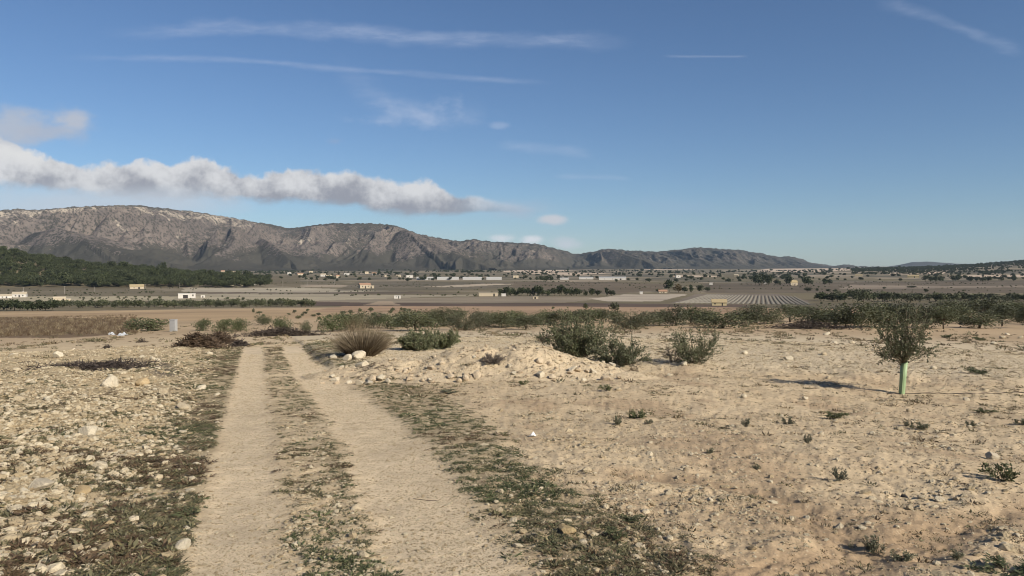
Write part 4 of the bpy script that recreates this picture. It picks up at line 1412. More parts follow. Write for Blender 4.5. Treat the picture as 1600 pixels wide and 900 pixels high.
for i, (px, py, wp, hp, k) in enumerate(sorted(row)):
    if px < 640: lb = 'low green bush of the row behind the broom clump'
    elif px == 727: lb = 'wide feathery bush in the olive row above the rubble mound'
    elif px == 985: lb = 'dark feathery bush in the olive row above and right of the big green bush'
    elif px < 860: lb = 'olive bush in the row behind the rubble mound'
    elif px < 975: lb = 'olive bush in the row behind the big green bush'
    elif px == 1130: lb = 'broad dark olive bush in the row, right of the twiggy green shrub'
    elif px == 1183: lb = 'tallest olive tree between the twiggy shrub and the brown brush heap'
    elif px < 1180: lb = 'olive bush in the row behind the twiggy green shrub'
    elif px < 1300: lb = 'dark olive tree behind the brown brush heap'
    elif px < 1460: lb = 'dark olive tree behind the sapling in its green tube'
    elif px == 1474: lb = 'small grey olive tree on a bare trunk right of the sapling'
    elif k == 't': lb = 'small bare-trunked olive tree near the right edge'
    elif px == 1530: lb = 'low spreading olive bush right of the bare-trunked olive'
    elif py < 496: lb = 'olive tree half hidden in the back rank at right'
    else: lb = 'dark olive tree near the right edge'
    if not lb.startswith(('wide', 'dark feathery', 'broad', 'tallest', 'small grey', 'low spreading')):
        q = lb_seen[lb] = lb_seen.get(lb, -1) + 1
        lb = ORD[q] + ' from the left, ' + lb
    src = {'o': OLIVE, 'g': GREENB, 'f': FANB, 't': TREE_O}[k]
    shared_plant('olive_tree' if k in 'to' else 'olive_bush', lb, 'olive tree' if k in 'to' else 'bush', ROWG, px, py, wp * 1.22, hp * (0.93 if px < 760 or px > 1300 else 0.78), src[i % len(src)])

BUSHG = 'bushes around the end of the track'
for i, (px, py, wp, hp, k, lb) in enumerate((
        (232, 517, 66, 23, 'g', 'wide dark green bush left of the grey concrete box'),
        (317, 517, 30, 21, 'g', 'round green bush just right of the grey concrete box'),
        (350, 519, 34, 22, 'g', 'middle green bush of three between concrete box and track'),
        (376, 518, 30, 22, 'g', 'green bush nearest the end of the track on its left'),
        (411, 508, 28, 18, 'o', 'small dry-looking bush standing just past the end of the track'),
        (441, 519, 34, 26, 'g', 'round green bush right past the end of the track'),
        (478, 520, 18, 20, 'o', 'thin little bush right of the round one past the track end'))):
    shared_plant('bush', lb, 'bush', BUSHG, px, py, wp * 1.1, hp, (GREENB if k == 'g' else OLIVE)[i % 4])

# the larger shrubs, each modelled for itself
def own_bush(name, label, cat, px, py, wpx, hpx, n_stem, per, leaf_m, mat, seed, thick=0.012, sub=3, stretch=1.0, low=0.15):
    p = at(px, py)
    p.z = float(ground_top(np.array([p.x]), np.array([p.y]))[0])
    wd, hh = metres(wpx, p.y), metres(hpx, p.y)
    root = empty(name, (p.x, p.y, p.z - 0.03))
    tag(root, label, cat)
    st, lv = bush_meshes(seed, hh, wd, n_stem, per, leaf_m, leaf_m * 0.30, mat, thick=thick, sub=sub, low=low)
    if stretch != 1.0:
        root.scale = (1, stretch, 1)
    obj('stems', st, root); obj('foliage', lv, root)
    return root


own_bush('green_bush', 'big loose green bush on the right end of the rubble mound', 'bush', 903, 568, 122, 84, 52, 74, 0.080, M_BUSH, 601, 0.014)
own_bush('green_bush', 'lower green bush leaning out from the right side of the big one', 'bush', 966, 576, 104, 50, 40, 62, 0.072, M_BUSH, 602, 0.012)
own_bush('twiggy_shrub', 'twiggy green shrub standing alone in the stony field', 'shrub', 1086, 574, 94, 66, 28, 52, 0.072, M_BUSH, 603, 0.010)
own_bush('bare_shrub', 'nearly bare grey shrub touching the left of the twiggy shrub', 'shrub', 1052, 572, 40, 34, 16, 10, 0.05, M_ASH, 604, 0.007, 5)
own_bush('dark_bush', 'dark green bush behind the left end of the rubble mound', 'bush', 655, 553, 68, 38, 44, 62, 0.080, M_BUSH, 605, 0.012)
own_bush('dark_bush', 'green bush right beside the dark one behind the rubble mound', 'bush', 692, 550, 60, 35, 36, 62, 0.080, M_BUSH, 606, 0.012)
own_bush('grey_shrub', 'small purplish grey dead shrub in front of the rubble mound', 'shrub', 770, 588, 36, 21, 34, 26, 0.035, M_ASH, 607, 0.006, 4)
own_bush('dry_plant', 'tiny reddish dry plant in front of the long white stone', 'weed', 992, 586, 16, 18, 14, 10, 0.03, M_RUST, 608, 0.004, 3)
own_bush('brown_shrub', 'low brown leafless shrub against the left flank of the big green bush', 'shrub', 851, 540, 26, 22, 24, 22, 0.04, M_DEAD, 609, 0.006, 4)


def broom(label, px, py, wpx, hpx, seed, n, mat):
    p = at(px, py)
    root = empty('broom_clump', (p.x, p.y, p.z - 0.03))
    tag(root, label, 'grass clump')
    obj('blades', grass_mesh(seed, n, metres(hpx, p.y), metres(wpx, p.y) * 1.25, mat, 0.006, 0.95, 0.0), root)
    obj('dry_core', grass_mesh(seed + 1, n // 2, metres(hpx * 0.6, p.y), metres(wpx, p.y) * 1.1, M_RUST, 0.006, 0.9, 0.2), root)


broom('large dry brown broom clump beside the track', 567, 562, 66, 56, 620, 2300, M_DRY)
broom('thin tall straw tuft rising behind the dry broom clump', 556, 518, 40, 44, 622, 160, M_DRY)

# dead brush
def heap(name, label, px, py, wpx, hpx, n, mat, seed, depth_m=1.6, ln=0.5, wd=0.05):
    p = at(px, py)
    p.z = float(ground_top(np.array([p.x]), np.array([p.y]))[0])
    me = twig_heap(seed, n, metres(wpx, p.y), depth_m, metres(hpx, p.y), mat, ln, wd)
    o = obj(name, me, None, p)
    tag(o, label, 'dead brush')
    return o


heap('brush_heap', 'long dark heap of cut brush across the end of the track', 440, 525, 120, 14, 2600, M_DEAD, 640, 2.4, 0.5, 0.06)
heap('brush_heap', 'long dark brown brush heap below the olive row, left of the sapling', 1262, 514, 130, 14, 2800, M_DEAD, 641, 3.0, 0.55, 0.07)
heap('dry_bush', 'reddish brown dry bush lying left of the track', 309, 549, 74, 26, 2600, M_RUST, 642, 1.8, 0.22, 0.05)
heap('dry_bush', 'reddish brown dry bush behind the one beside the track', 343, 537, 56, 20, 2200, M_RUST, 643, 1.8, 0.25, 0.05)
heap('dry_bush', 'small dark dry bush at the left edge of the track end', 374, 541, 24, 10, 700, M_DEAD, 644, 1.0, 0.2, 0.04)
heap('burnt_twigs', 'long streak of burnt black twigs on the left bank', 165, 584, 190, 7, 4200, M_DEAD, 645, 2.3, 0.20, 0.022)
heap('dark_shrub', 'small dark tuft lying on the pale strip left of the dry bushes', 222, 535, 18, 7, 400, M_DEAD, 646, 0.6, 0.15, 0.03)
heap('dark_shrub', 'dark low tuft above the burnt streak near the pale strip', 168, 552, 16, 9, 400, M_DEAD, 647, 0.5, 0.15, 0.03)

# single weeds on the bare soil: each with its long shadow
WP = []
for i in range(5):
    st, lv = bush_meshes(660 + i, 1.0, 1.3, 11, 26, 0.16, 0.05, M_GREY if i < 3 else M_GREEN, thick=0.018, sub=2)
    WP.append((('stems', st), ('foliage', lv)))
GW = 'single weeds on the bare soil right of the track'
for i, (px, py, wp, hp, lb) in enumerate((
        (996, 653, 28, 22, 'grey-green weed with a dark shadow in the middle of the bare field'),
        (966, 664, 16, 18, 'small weed left of the grey-green one in the middle field'),
        (1013, 660, 12, 10, 'tiny weed right of the grey-green one in the middle field'),
        (948, 611, 16, 15, 'little green weed below the long white stone and big bush'),
        (818, 602, 14, 12, 'little green weed in front of the mound near its right foot'),
        (1165, 668, 12, 20, 'thin upright weed on the bare field left of a pair'),
        (1231, 662, 18, 20, 'bushy grey weed, left of the pair below the sapling shadow'),
        (1303, 655, 28, 16, 'wide grey weed below the dark sapling shadow'),
        (1261, 693, 10, 24, 'tall thin weed alone below the bushy grey weeds'),
        (1440, 671, 20, 18, 'grey weed below and right of the sapling'),
        (1420, 666, 14, 14, 'small grey weed just below the sapling'),
        (1537, 645, 24, 12, 'low spreading weed near the right edge below the dark green cushion'),
        (1516, 665, 14, 14, 'small upright weed below the low spreading one at right'),
        (1596, 664, 20, 14, 'weed cut off by the right edge of the picture'),
        (1311, 752, 20, 30, 'upright grey-green weed with a long shadow in the lower right'),
        (1568, 752, 40, 40, 'largest green weed, at the right edge beside a white stone'),
        (1364, 858, 30, 36, 'leafy grey weed next to the curved wheel mark'),
        (1410, 870, 30, 24, 'green weed right of the leafy grey one by the wheel mark'),
        (1494, 874, 16, 26, 'thin upright weed near the lower right corner'),
        (1109, 708, 12, 12, 'tiny weed on the bare field above the wheel marks'),
        (1182, 734, 11, 12, 'tiny round weed on the bare field right of centre'),
        (1530, 592, 32, 15, 'dark green cushion plant right of the sapling'),
        (1480, 528, 16, 9, 'dark low tuft in the stony field right of the sapling'),
        (1532, 532, 18, 9, 'dark low tuft in the stony field by the right edge'),
        (1570, 895, 90, 26, 'wide dark weed in the lower right corner'),
        (985, 812, 30, 14, 'green weed at the edge of the dark verge, lower middle'),
        (960, 838, 36, 14, 'green weed below the yellowish stone on the dark verge'),
        (700, 613, 30, 9, 'low weed below the rubble mound left part'))):
    shared_plant('weed', lb, 'weed', GW, px, py, wp, hp * 0.85, WP[(3 + i % 2) if ('green' in lb and 'grey' not in lb) or 'dark' in lb else i % 3])

# the staked sapling in its tube
def sapling():
    p = at(1409, 615)
    y = p.y
    root = empty('olive_sapling', p)
    tag(root, 'young olive sapling in a pale green tree tube', 'sapling')
    ht = metres(50, y)
    mb = MB(); n = 14
    for r0, r1, flip in ((0.062, 0.074, 1), (0.056, 0.068, -1)):
        b = len(mb.v)
        for z, r in ((-0.03, r0), (ht * 0.5, (r0 + r1) / 2), (ht, r1)):
            for k in range(n):
                a = 2 * math.pi * k / n
                mb.v.append((r * math.cos(a) * 0.95, r * math.sin(a), z + 0.03 * math.cos(a) * (z > 0.1)))
        for q in range(2):
            for k in range(n):
                k2 = (k + 1) % n
                f = (b + q * n + k, b + q * n + k2, b + (q + 1) * n + k2, b + (q + 1) * n + k)
                mb.f.append(f if flip > 0 else f[::-1])
    for k in range(n):
        k2 = (k + 1) % n
        mb.f.append((2 * n + k, 2 * n + k2, 5 * n + k2, 5 * n + k))
    t = mb.mesh('tree_tube', M_TUBE, True)
    to = obj('tree_tube', t, root); to.rotation_euler = (0, R(3.5), 0)
    fl = MB(); fl.box(-0.006, 0.006, -0.074, -0.060, 0.0, ht * 0.98)
    so = obj('seam', fl.mesh('seam', M_TUBE), to); so.location = (-0.035, 0, 0)
    tk = MB(); tk.tube([(0, 0, -0.05), (0.01, 0, ht * 0.6), (-0.01, 0, ht * 1.05)], [0.022, 0.02, 0.018], 6)
    obj('trunk', tk.mesh('trunk', M_BARK, True), root)
    g = rng(700)
    mb = MB(); P = []; A = []
    top = metres(140, y); half = metres(44, y)
    for i in range(64):
        a = g.uniform(0, 2 * math.pi); o = g.random() ** 0.65
        zz = ht * 0.8 + (top - ht * 0.8) * (g.uniform(0.25, 1.0) if o < 0.8 else g.uniform(0.05, 0.8))
        tip = np.array((math.cos(a) * half * o, math.sin(a) * half * o, zz))
        if o > 0.75:
            tip[2] = min(tip[2], top * 0.96)
        s0 = np.array((0, 0, ht * g.uniform(0.85, 1.1)))
        mid = (s0 + tip) / 2 + np.array((math.cos(a), math.sin(a), 0.2)) * 0.06
        mb.tube([s0, mid, tip], [0.007, 0.005, 0.002], 4)
        paths = [(s0, mid, tip)]
        for j in range(3):
            b = mid + (tip - mid) * g.uniform(0, 0.8)
            e = b + (g.normal(size=3) * 0.11 + np.array((math.cos(a) * .06, math.sin(a) * .06, 0.08)))
            mb.tube([b, (b + e) / 2, e], [0.0035, 0.0025, 0.0015], 3); paths.append((b, (b + e) / 2, e))
        for q, (b, c, e) in enumerate(paths):
            k = 34 if q == 0 else 30
            s = g.random(k) ** 0.8
            pp = np.where(s[:, None] < .5, b + (c - b) * (2 * s[:, None]), c + (e - c) * (2 * s[:, None] - 1))
            P.append(pp + g.normal(size=pp.shape) * 0.012); A.append((e - b)[None, :] / max(np.linalg.norm(e - b), 1e-3) * 0.8 + g.normal(size=pp.shape) * 0.6)
    P = np.concatenate(P); A = np.concatenate(A); n = len(P)
    obj('branches', mb.mesh('branches', M_TWIG, True), root)
    lv = leaves_mesh('crown', P, g.normal(size=(n, 3)), A, 0.055 * g.uniform(.7, 1.3, n), 0.015 * g.uniform(.8, 1.3, n), M_BUSH, np.clip(.35 + .3 * g.normal(size=n), 0, 1))
    obj('crown', lv, root)


sapling()


def line_on_ground(name, label, cat, pix, rad, mat, lift=0.0):
    pts = []
    W = [G(*q) for q in pix]
    for (a, b) in zip(W[:-1], W[1:]):
        for s in np.linspace(0, 1, 9)[:-1]:
            x, y = a[0] + (b[0] - a[0]) * s, a[1] + (b[1] - a[1]) * s
            pts.append((x, y, hm1(x, y) + rad + lift))
    mb = MB(); mb.tube(pts, rad, 5)
    tag(obj(name, mb.mesh(name, mat, True)), label, cat)


line_on_ground('irrigation_hose', 'thin dark watering hose along the ground past the sapling', 'hose', [(1386, 615), (1430, 615), (1490, 616), (1540, 614.5), (1600, 614), (1660, 613)], 0.010, M_HOSE)
line_on_ground('dry_stick', 'dry stick lying across the right wheel rut', 'stick', [(646, 775), (668, 778), (688, 779)], 0.0025, M_BARK)
line_on_ground('dry_stick', 'longer dry stick on the track crown near the bottom', 'stick', [(556, 875), (575, 870), (596, 865)], 0.003, M_BARK)

# paper, sheeting, concrete box
def paper():
    p = at(832, 684)
    wd = metres(12, p.y)
    v = [(-wd * .5, -.01, 0), (wd * .5, .0, .004), (0.01, .015, wd * .62), (-wd * .15, wd * .35, .0), (wd * .28, wd * .3, .01), (-wd * .22, -.03, wd * .2), (wd * .2, -.035, wd * .22)]
    f = [(0, 1, 6, 5), (5, 6, 2), (0, 5, 2), (1, 2, 6), (1, 4, 2), (4, 3, 2), (3, 0, 2)]
    o = obj('crumpled_paper', mesh_np('crumpled_paper', v, f, False, [M_PAPER]), None, p)
    tag(o, 'small white crumpled paper on the bare soil right of the track', 'litter')


paper()


def sheet(px, py, wpx, hpx, seed, label):
    p = at(px, py)
    wd, hh = metres(wpx, p.y), metres(hpx, p.y)
    n = 14
    X, Y = np.meshgrid(np.linspace(-.5, .5, n), np.linspace(-.5, .5, n))
    env = np.clip(1 - (2 * np.hypot(X, Y)) ** 2, 0, 1)
    z = hh * env * (0.6 + 0.9 * fbm(X * 4 + seed, Y * 4, 3, seed)) + 0.01
    idx = np.arange(n * n).reshape(n, n)
    f = np.stack([idx[:-1, :-1], idx[:-1, 1:], idx[1:, 1:], idx[1:, :-1]], -1).reshape(-1, 4)
    me = mesh_np('plastic_sheet', np.stack([(X + .08 * fbm(X * 3, Y * 3, 2, seed)).ravel() * wd, Y.ravel() * wd, z.ravel()], 1), f, False, [M_BAG])
    tag(obj('plastic_sheet', me, None, p), label, 'litter', 'crumpled sheets at the edge of the withered field')


sheet(192, 524, 15, 6, 3, 'crumpled pale plastic sheet left of the wide dark bush')
sheet(174, 523, 10, 6, 5, 'smaller crumpled pale sheet among withered stalks')


def box_post():
    p = at(269, 518)
    wd, hh = metres(9, p.y), metres(18, p.y)
    root = empty('concrete_box', p, R(-10))
    tag(root, 'upright grey concrete meter box beside the wide dark bush', 'utility box')
    m = MB(); m.box(-wd / 2, wd / 2, 0, wd * 0.8, -0.1, hh)
    obj('housing', m.mesh('housing', M_CONC), root)
    m = MB(); m.box(-wd / 2 - .03, wd / 2 + .03, -.03, wd * .8 + .03, hh, hh + .06)
    obj('lid', m.mesh('lid', M_CONC), root)
    m = MB(); m.box(-wd * .36, wd * .36, -.018, -.002, hh * .15, hh * .88)
    obj('door', m.mesh('door', M_CONC), root)


box_post()

# ------------------------------------------------------------------ trees of the valley
FT_CROWN = [crown_mesh('crown', 800 + i, 420, (1, 1, .82), 0.16, M_FARTREE, 11, (1, 1, .95), 0.58) for i in range(5)]
FT_PINE = [crown_mesh('crown', 820 + i, 420, (1, 1, .80), 0.16, M_PINE, 10, (1, 1, .85), 0.60) for i in range(4)]
FT_OLIVE = [crown_mesh('crown', 830 + i, 420, (1, 1, .88), 0.15, M_OLIVE, 10, (1, 1, .95), 0.53) for i in range(4)]
FT_TAWNY = [crown_mesh('crown', 840 + i, 420, (1, 1, .82), 0.15, leaf_mat('tawny_leaves', (0.085, 0.062, 0.026), (0.16, 0.115, 0.05)), 10, (1, 1, .95), 0.56) for i in range(1)]
FT_SPIRE = [crown_mesh('crown', 850 + i, 420, (.8, .8, .95), 0.13, M_FARTREE, 9, (.7, .7, 1), 0.50) for i in range(2)]
FT_TRUNK = [trunk_mesh(860 + i, 0.30, 0.030, 3, 0.2, 1.5) for i in range(3)]


def far_tree(px, py, wp, hp, label, group, src=None, i=0, name='tree', cat='tree'):
    src = src or FT_CROWN
    return shared_plant(name, label, cat, group, px, py, wp, hp, (('trunk', FT_TRUNK[i % 3]), ('crown', src[i % len(src)])))


g = rng(21)
for k in range(52):
    px = -20 + k * 10 + g.uniform(-3, 3)
    b = 1 if px < 82 else 0
    far_tree(px, (486 if b else 481.2 - 0.003 * px) + g.uniform(-1, 1.0), 21 if b else 18, (17 if b else 13) * g.uniform(.85, 1.15), 'tree in the long dark green orchard row behind the tan field at left',
             'orchard trees in the dark row behind the tan field', FT_OLIVE if not b else FT_CROWN, k, 'orchard_tree')
for k in range(26):
    px = -10 + k * 19 + g.uniform(-5, 5)
    far_tree(px, 476.2 + g.uniform(-.6, .6), 15, 8 * g.uniform(.8, 1.15), 'tree in the back rank of the dark green orchard row at left', 'orchard trees in the dark row behind the tan field', FT_OLIVE, k, 'orchard_tree')
for k, (px, hp) in enumerate(((783, 11), (790, 13), (798, 12), (806, 10), (814, 12), (824, 11), (833, 14), (840, 16), (848, 12), (856, 11), (866, 11), (875, 16), (884, 13), (893, 12), (901, 11), (915, 9), (925, 11), (934, 9), (948, 13), (956, 8))):
    far_tree(px, 462.2, 17 * (1 if px < 905 else .8), hp * 1.15, 'dark green tree in the tight row in the middle of the plain', 'trees of the row in the middle of the plain', FT_CROWN if k % 3 else FT_SPIRE, k)
for px, py, wp, hp, src, lb in ((1046, 456, 19, 20, FT_CROWN, 'tall dark tree by the red-roofed farmhouse, left of a tawny tree'), (1060, 457, 18, 14, FT_TAWNY, 'tawny autumn tree among green ones near the white crop rows'),
                                (1069, 457.5, 12, 10, FT_CROWN, 'low dark tree right of the tawny autumn tree'), (1080, 457.5, 12, 15, FT_SPIRE, 'pointed dark tree near the white crop rows'),
                                (1094, 457.5, 14, 13, FT_CROWN, 'dark tree right of the pointed one near the white crop rows'), (1105, 456, 10, 8, FT_CROWN, 'last low tree on the right of the farmhouse grove'),
                                (1028, 457, 9, 6, FT_CROWN, 'small dark shrub left of the red-roofed farmhouse')):
    far_tree(px, py, wp, hp, lb, 'trees around the farmhouse by the crop rows', src)
for k, (px, py, wp, hp) in enumerate(((1180, 446, 15, 16), (1190, 446, 17, 19), (1201, 446, 16, 18), (1216, 445, 12, 10), (1233, 446, 15, 16))):
    far_tree(px, py, wp, hp, 'big dark tree in the grove left of the cream house', 'trees around the cream house', FT_CROWN, k)
for k, (px, py, wp, hp) in enumerate(((1258, 446, 14, 15), (1266, 446, 12, 14), (1288, 446, 12, 12), (1296, 445, 10, 9))):
    far_tree(px, py, wp, hp, 'big dark tree in the grove right of the cream house', 'trees around the cream house', FT_CROWN, k + 2)
for k, (px, wp) in enumerate(((845, 10), (853, 12), (861, 10))):
    far_tree(px, 440, wp, 10, 'dark tree in the clump before the white warehouses', 'clump of dark trees before the warehouses', FT_CROWN, k)
for k, (px, py, wp, hp) in enumerate(((1446, 440, 11, 10), (1454, 440, 11, 9), (1462, 440, 11, 10), (1471, 440, 10, 9), (1489, 440, 11, 10), (1497, 440, 11, 10), (1517, 440, 11, 9), (1526, 440, 10, 9), (1535, 440, 11, 9), (1545, 440, 10, 9))):
    far_tree(px, py, wp, hp, 'round dark tree in the line of clumps far off at right', 'far clumps of dark trees at right', FT_CROWN, k)
far_tree(1565, 439.5, 9, 8, 'round dark tree standing alone, left one of two at far right', 'far clumps of dark trees at right', FT_CROWN, 1)
far_tree(1584, 439.5, 10, 8, 'round dark tree standing alone, right one of two at far right', 'far clumps of dark trees at right', FT_CROWN, 2)
for k in range(34):
    px = 1280 + k * 10 + g.uniform(-3, 3)
    hp = (15 if px < 1400 else 12) * g.uniform(.8, 1.2) + (5 if 1330 < px < 1365 else 0)
    far_tree(px, 471 + g.uniform(-1, 1.2), 22, hp * 1.12, 'tree in the dark green hedge row behind the olive row at right', 'trees of the hedge row behind the olives at right', FT_OLIVE if k % 4 else FT_CROWN, k, 'hedge_tree')
for k, (px, py, wp, hp) in enumerate(((1262, 456, 13, 7), (1277, 455, 7, 5), (1294, 456, 9, 5), (1304, 456, 8, 5), (1446, 457, 9, 6), (1382, 452, 6, 4), (1424, 450, 16, 3.5))):
    far_tree(px, py, wp, hp, 'low dark bush alone on the brown field behind the hedge row at right', 'lone bushes on the brown field at right', FT_CROWN, k, 'bush', 'bush')
for k, (px, py, wp, hp, lb) in enumerate(((915, 483, 11, 11, 'thin bare little tree before the dark ploughed field'), (864, 484, 6, 6, 'tiny round bush on the tan field left of the bare little tree'),
                                          (961, 487, 18, 16, 'tall fuzzy bush sticking out of the olive row against the tan field'))):
    far_tree(px, py, wp, hp, lb, None, FT_OLIVE, k, 'bush', 'bush')
for k in range(34):
    px, py = g.uniform(380, 660), g.uniform(485, 500)
    far_tree(px, py, g.uniform(6, 12), g.uniform(4, 8), 'small dark bush dotted over the tan field past the end of the track', 'small bushes dotted over the tan field', FT_OLIVE, k, 'bush', 'bush')


def forest(name, label, n, r0, r1, p0, p1, ok, hgt, protos, seed, wk=0.9):
    g = rng(seed)
    y = np.sqrt(g.uniform(r0 * r0, r1 * r1, n)); px = g.uniform(p0, p1, n)
    x = (px - CX) / F_PX * y
    k = ok(x, y, px, g)
    x, y = x[k], y[k]; m = len(x)
    h = hgt * np.exp(g.normal(size=m) * 0.25)
    z = H(x, y) - 0.1
    return scatter(name, np.stack([x, y, z], 1), np.stack([h * wk * g.uniform(.8, 1.3, m)] * 2 + [h], 1), np.stack([g.normal(size=m) * .05, g.normal(size=m) * .05, g.uniform(0, 6.28, m)], 1), protos, label, seed)


forest('pine_wood', 'pine wood covering the low hill on the left', 5200, 1090, 1560, -250, 425,
       lambda x, y, px, g: (fbm(x / 45, y / 45, 3, 131) + 0.55 * sstep(y, 1300, 1090) + 0.35 * g.random(len(x)) > 0.10) & (y > 1100 + 40 * fbm(x / 90, y * 0, 2, 132)) & (px < 425 - 40 * g.random(len(x))), 9.5, FT_PINE, 31)
forest('slope_wood', 'dark scattered wood on the slope rising far right', 5200, 2500, 4350, 1330, 1800,
       lambda x, y, px, g: (fbm(x / 160, y / 260, 3, 133) + 0.9 * sstep(y, 3100, 4200) + 0.3 * g.random(len(x)) > 0.15), 7.5, FT_PINE, 32)
forest('valley_trees', 'trees and hedges scattered over the far valley floor', 9500, 1450, 4400, -300, 1900,
       lambda x, y, px, g: (fbm(x / 420, y / 110, 4, 134) > 0.08 + 0.12 * g.random(len(x))), 7.0, FT_CROWN, 33, 1.3)
forest('valley_bushes', 'low dark bushes and vines scattered over the middle fields', 7000, 480, 1500, -250, 1850,
       lambda x, y, px, g: (fbm(x / 130, y / 55, 4, 135) > 0.12 + 0.10 * g.random(len(x))) & ~((px > 470) & (px < 1270) & (y < 700)) & ~((px > 920) & (px < 1270) & (y < 1000)), 1.5, FT_OLIVE, 34, 1.3)

# white crop rows
def crop_rows():
    c = G(1150, 467)
    root = empty('covered_crop_rows', (c[0], c[1], float(H(c[0], c[1]))))
    tag(root, 'field of parallel white covered crop rows beyond the yellow shed', 'crop field')
    ang = math.atan((1190 - CX) / F_PX)
    d = np.array((math.sin(ang), math.cos(ang))); sd = np.array((math.cos(ang), -math.sin(ang)))
    a = np.array(G(1050, 474)); b = np.array(G(1262, 473)); t = np.array(G(1090, 460))
    width = (b - a) @ sd
    n = 27
    for i in range(n):
        o = a + sd * width * (i + .5) / n
        L = max(30, ((t - o) @ d)) * (1.0 - 0.16 * (i / n))
        mb = MB(); k = 8; b0 = 0
        hw, hh = 1.1, 0.5
        prof = [(-hw, -0.2), (-hw * .85, hh * .6), (0, hh), (hw * .85, hh * .6), (hw, -0.2)]
        for s in np.linspace(0, 1, k):
            q = o + d * L * s
            zz = float(H(q[0], q[1]))
            for (u, z) in prof:
                mb.v.append((q[0] + sd[0] * u - root.location.x, q[1] + sd[1] * u - root.location.y, zz + z - root.location.z))
        m = len(prof)
        for j in range(k - 1):
            for u in range(m - 1):
                mb.f.append((j * m + u, j * m + u + 1, (j + 1) * m + u + 1, (j + 1) * m + u))
        mb.f.append(tuple(range(m))); mb.f.append(tuple((k - 1) * m + u for u in reversed(range(m))))
        obj('row_cover', mb.mesh('row_cover', M_ROWS), root)


crop_rows()

# ------------------------------------------------------------------ buildings
def house(px, py, wpx, hpx, label, cat='house', group=None, roof='gable', wall=M_WHITE, rmat=M_TILE, depth=0.7, rz=0.0, wins=(), door=None, rise=0.35, name='house', chimney=False):
    """wins: (x from 0 to 1, sill, head) shares of the wall; door: (x, share of width, share of height)"""
    x, y = G(px, py)
    z = float(H(x, y))
    wd, hh = metres(wpx, y), metres(hpx, y)
    root = empty(name, (x, y, z), -math.atan2(x, y) + rz)
    tag(root, label, cat, group)
    dp = wd * depth
    wh = hh * (1 - rise) if roof == 'gable' else hh * (0.96 if roof == 'flat' else 1.0)
    m = MB()
    if roof == 'gable':
        m.prism([(0, -0.6), (dp, -0.6), (dp, wh), (dp / 2, hh - 0.05), (0, wh)], -wd / 2, wd / 2)
        m.v = [(vy, vx, vz) for vx, vy, vz in m.v]
    else:
        m.box(-wd / 2, wd / 2, 0, dp, -0.6, wh)
    obj('wall', m.mesh('wall', wall), root)
    m = MB()
    if roof == 'gable':
        th, ov = 0.22, 0.35
        sl = (hh - wh) / (dp / 2)
        m.prism([(-ov, wh - ov * sl), (dp / 2, hh), (dp + ov, wh - ov * sl), (dp + ov, wh - ov * sl + th), (dp / 2, hh + th), (-ov, wh - ov * sl + th)], -wd / 2 - ov, wd / 2 + ov)
        m.v = [(vy, vx, vz) for vx, vy, vz in m.v]
    elif roof == 'vault':
        k = 7
        m.prism([(dp / 2 - (dp / 2 + .2) * math.cos(math.pi * i / k), wh + (hh * .35) * math.sin(math.pi * i / k)) for i in range(k + 1)], -wd / 2 - .2, wd / 2 + .2)
        m.v = [(vy, vx, vz) for vx, vy, vz in m.v]
    else:
        m.box(-wd / 2 - .25, wd / 2 + .25, -.25, dp + .25, wh, hh)
    ro = obj('roof', m.mesh('roof', rmat), root)
    if chimney:
        m = MB(); m.box(wd * .2, wd * .2 + .6, dp * .5, dp * .5 + .6, hh - .4, hh + .9)
        obj('chimney', m.mesh('chimney', wall), ro)
    for (wx, s0, s1) in wins:
        m = MB(); c = (wx - .5) * wd; w_ = min(1.1, wd * .1)
        m.box(c - w_ / 2, c + w_ / 2, -.035, .05, wh * s0, wh * s1)
        obj('window', m.mesh('window', M_DARK), root)
    if door:
        m = MB(); c = (door[0] - .5) * wd
        m.box(c - wd * door[1] / 2, c + wd * door[1] / 2, -.045, .05, -.2, wh * door[2])
        obj('door', m.mesh('door', M_DARK), root)
    return root


house(1124, 477.5, 22, 9.5, 'yellow stone shed with a long pitched roof before the crop rows', 'shed', None, 'gable', M_YELLOW, M_TILE_Y, .62, R(4), ((.2, .35, .7),), (.7, .08, .8), .45, 'shed')
house(292, 466, 25, 7.5, 'flat white farm building with a dark opening before the orchard rows', 'farm building', None, 'flat', M_WHITE, M_WHITE, .6, 0, ((.85, .4, .8),), (.42, .28, .72), .2, 'farm_building')
house(317, 465, 6, 4, 'little white hut right of the flat white farm building', 'hut', None, 'flat', M_WHITE, M_WHITE, .9, 0, (), (.5, .25, .7), .2, 'hut')
house(8, 466, 18, 6, 'white farmhouse cut by the left edge of the picture', 'house', None, 'gable', M_WHITE, M_CREAM, .7, R(8), ((.3, .3, .7),), (.6, .1, .7))
house(30, 464.5, 19, 8, 'pale farmhouse second from the left edge', 'house', None, 'gable', M_WHITE, M_CREAM, .7, R(-8), ((.25, .3, .7), (.75, .3, .7)), (.5, .1, .7), .35, 'house', True)
house(93, 472, 17, 6.5, 'cream hut with a low rounded roof behind the orchard at left', 'hut', None, 'vault', M_CREAM, M_CREAM, .8, 0, (), (.8, .12, .8), .2, 'hut')
house(107, 471, 6, 5, 'small pale shed touching the cream rounded hut', 'shed', None, 'flat', M_CREAM, M_WHITE, .9, 0, (), None, .2, 'shed')
house(214, 451.5, 20, 7, 'low cream building with a golden roof under the pine hill', 'farm building', None, 'gable', M_CREAM, M_TILE_Y, .7, 0, ((.3, .3, .7),), (.65, .12, .8), .5, 'farm_building')
house(368, 446.5, 22, 6, 'house with a reddish tiled roof at the right foot of the pine hill', 'house', None, 'gable', M_CREAM, M_TILE, .6, R(6), ((.3, .3, .7), (.6, .3, .7)), (.45, .08, .8), .5)
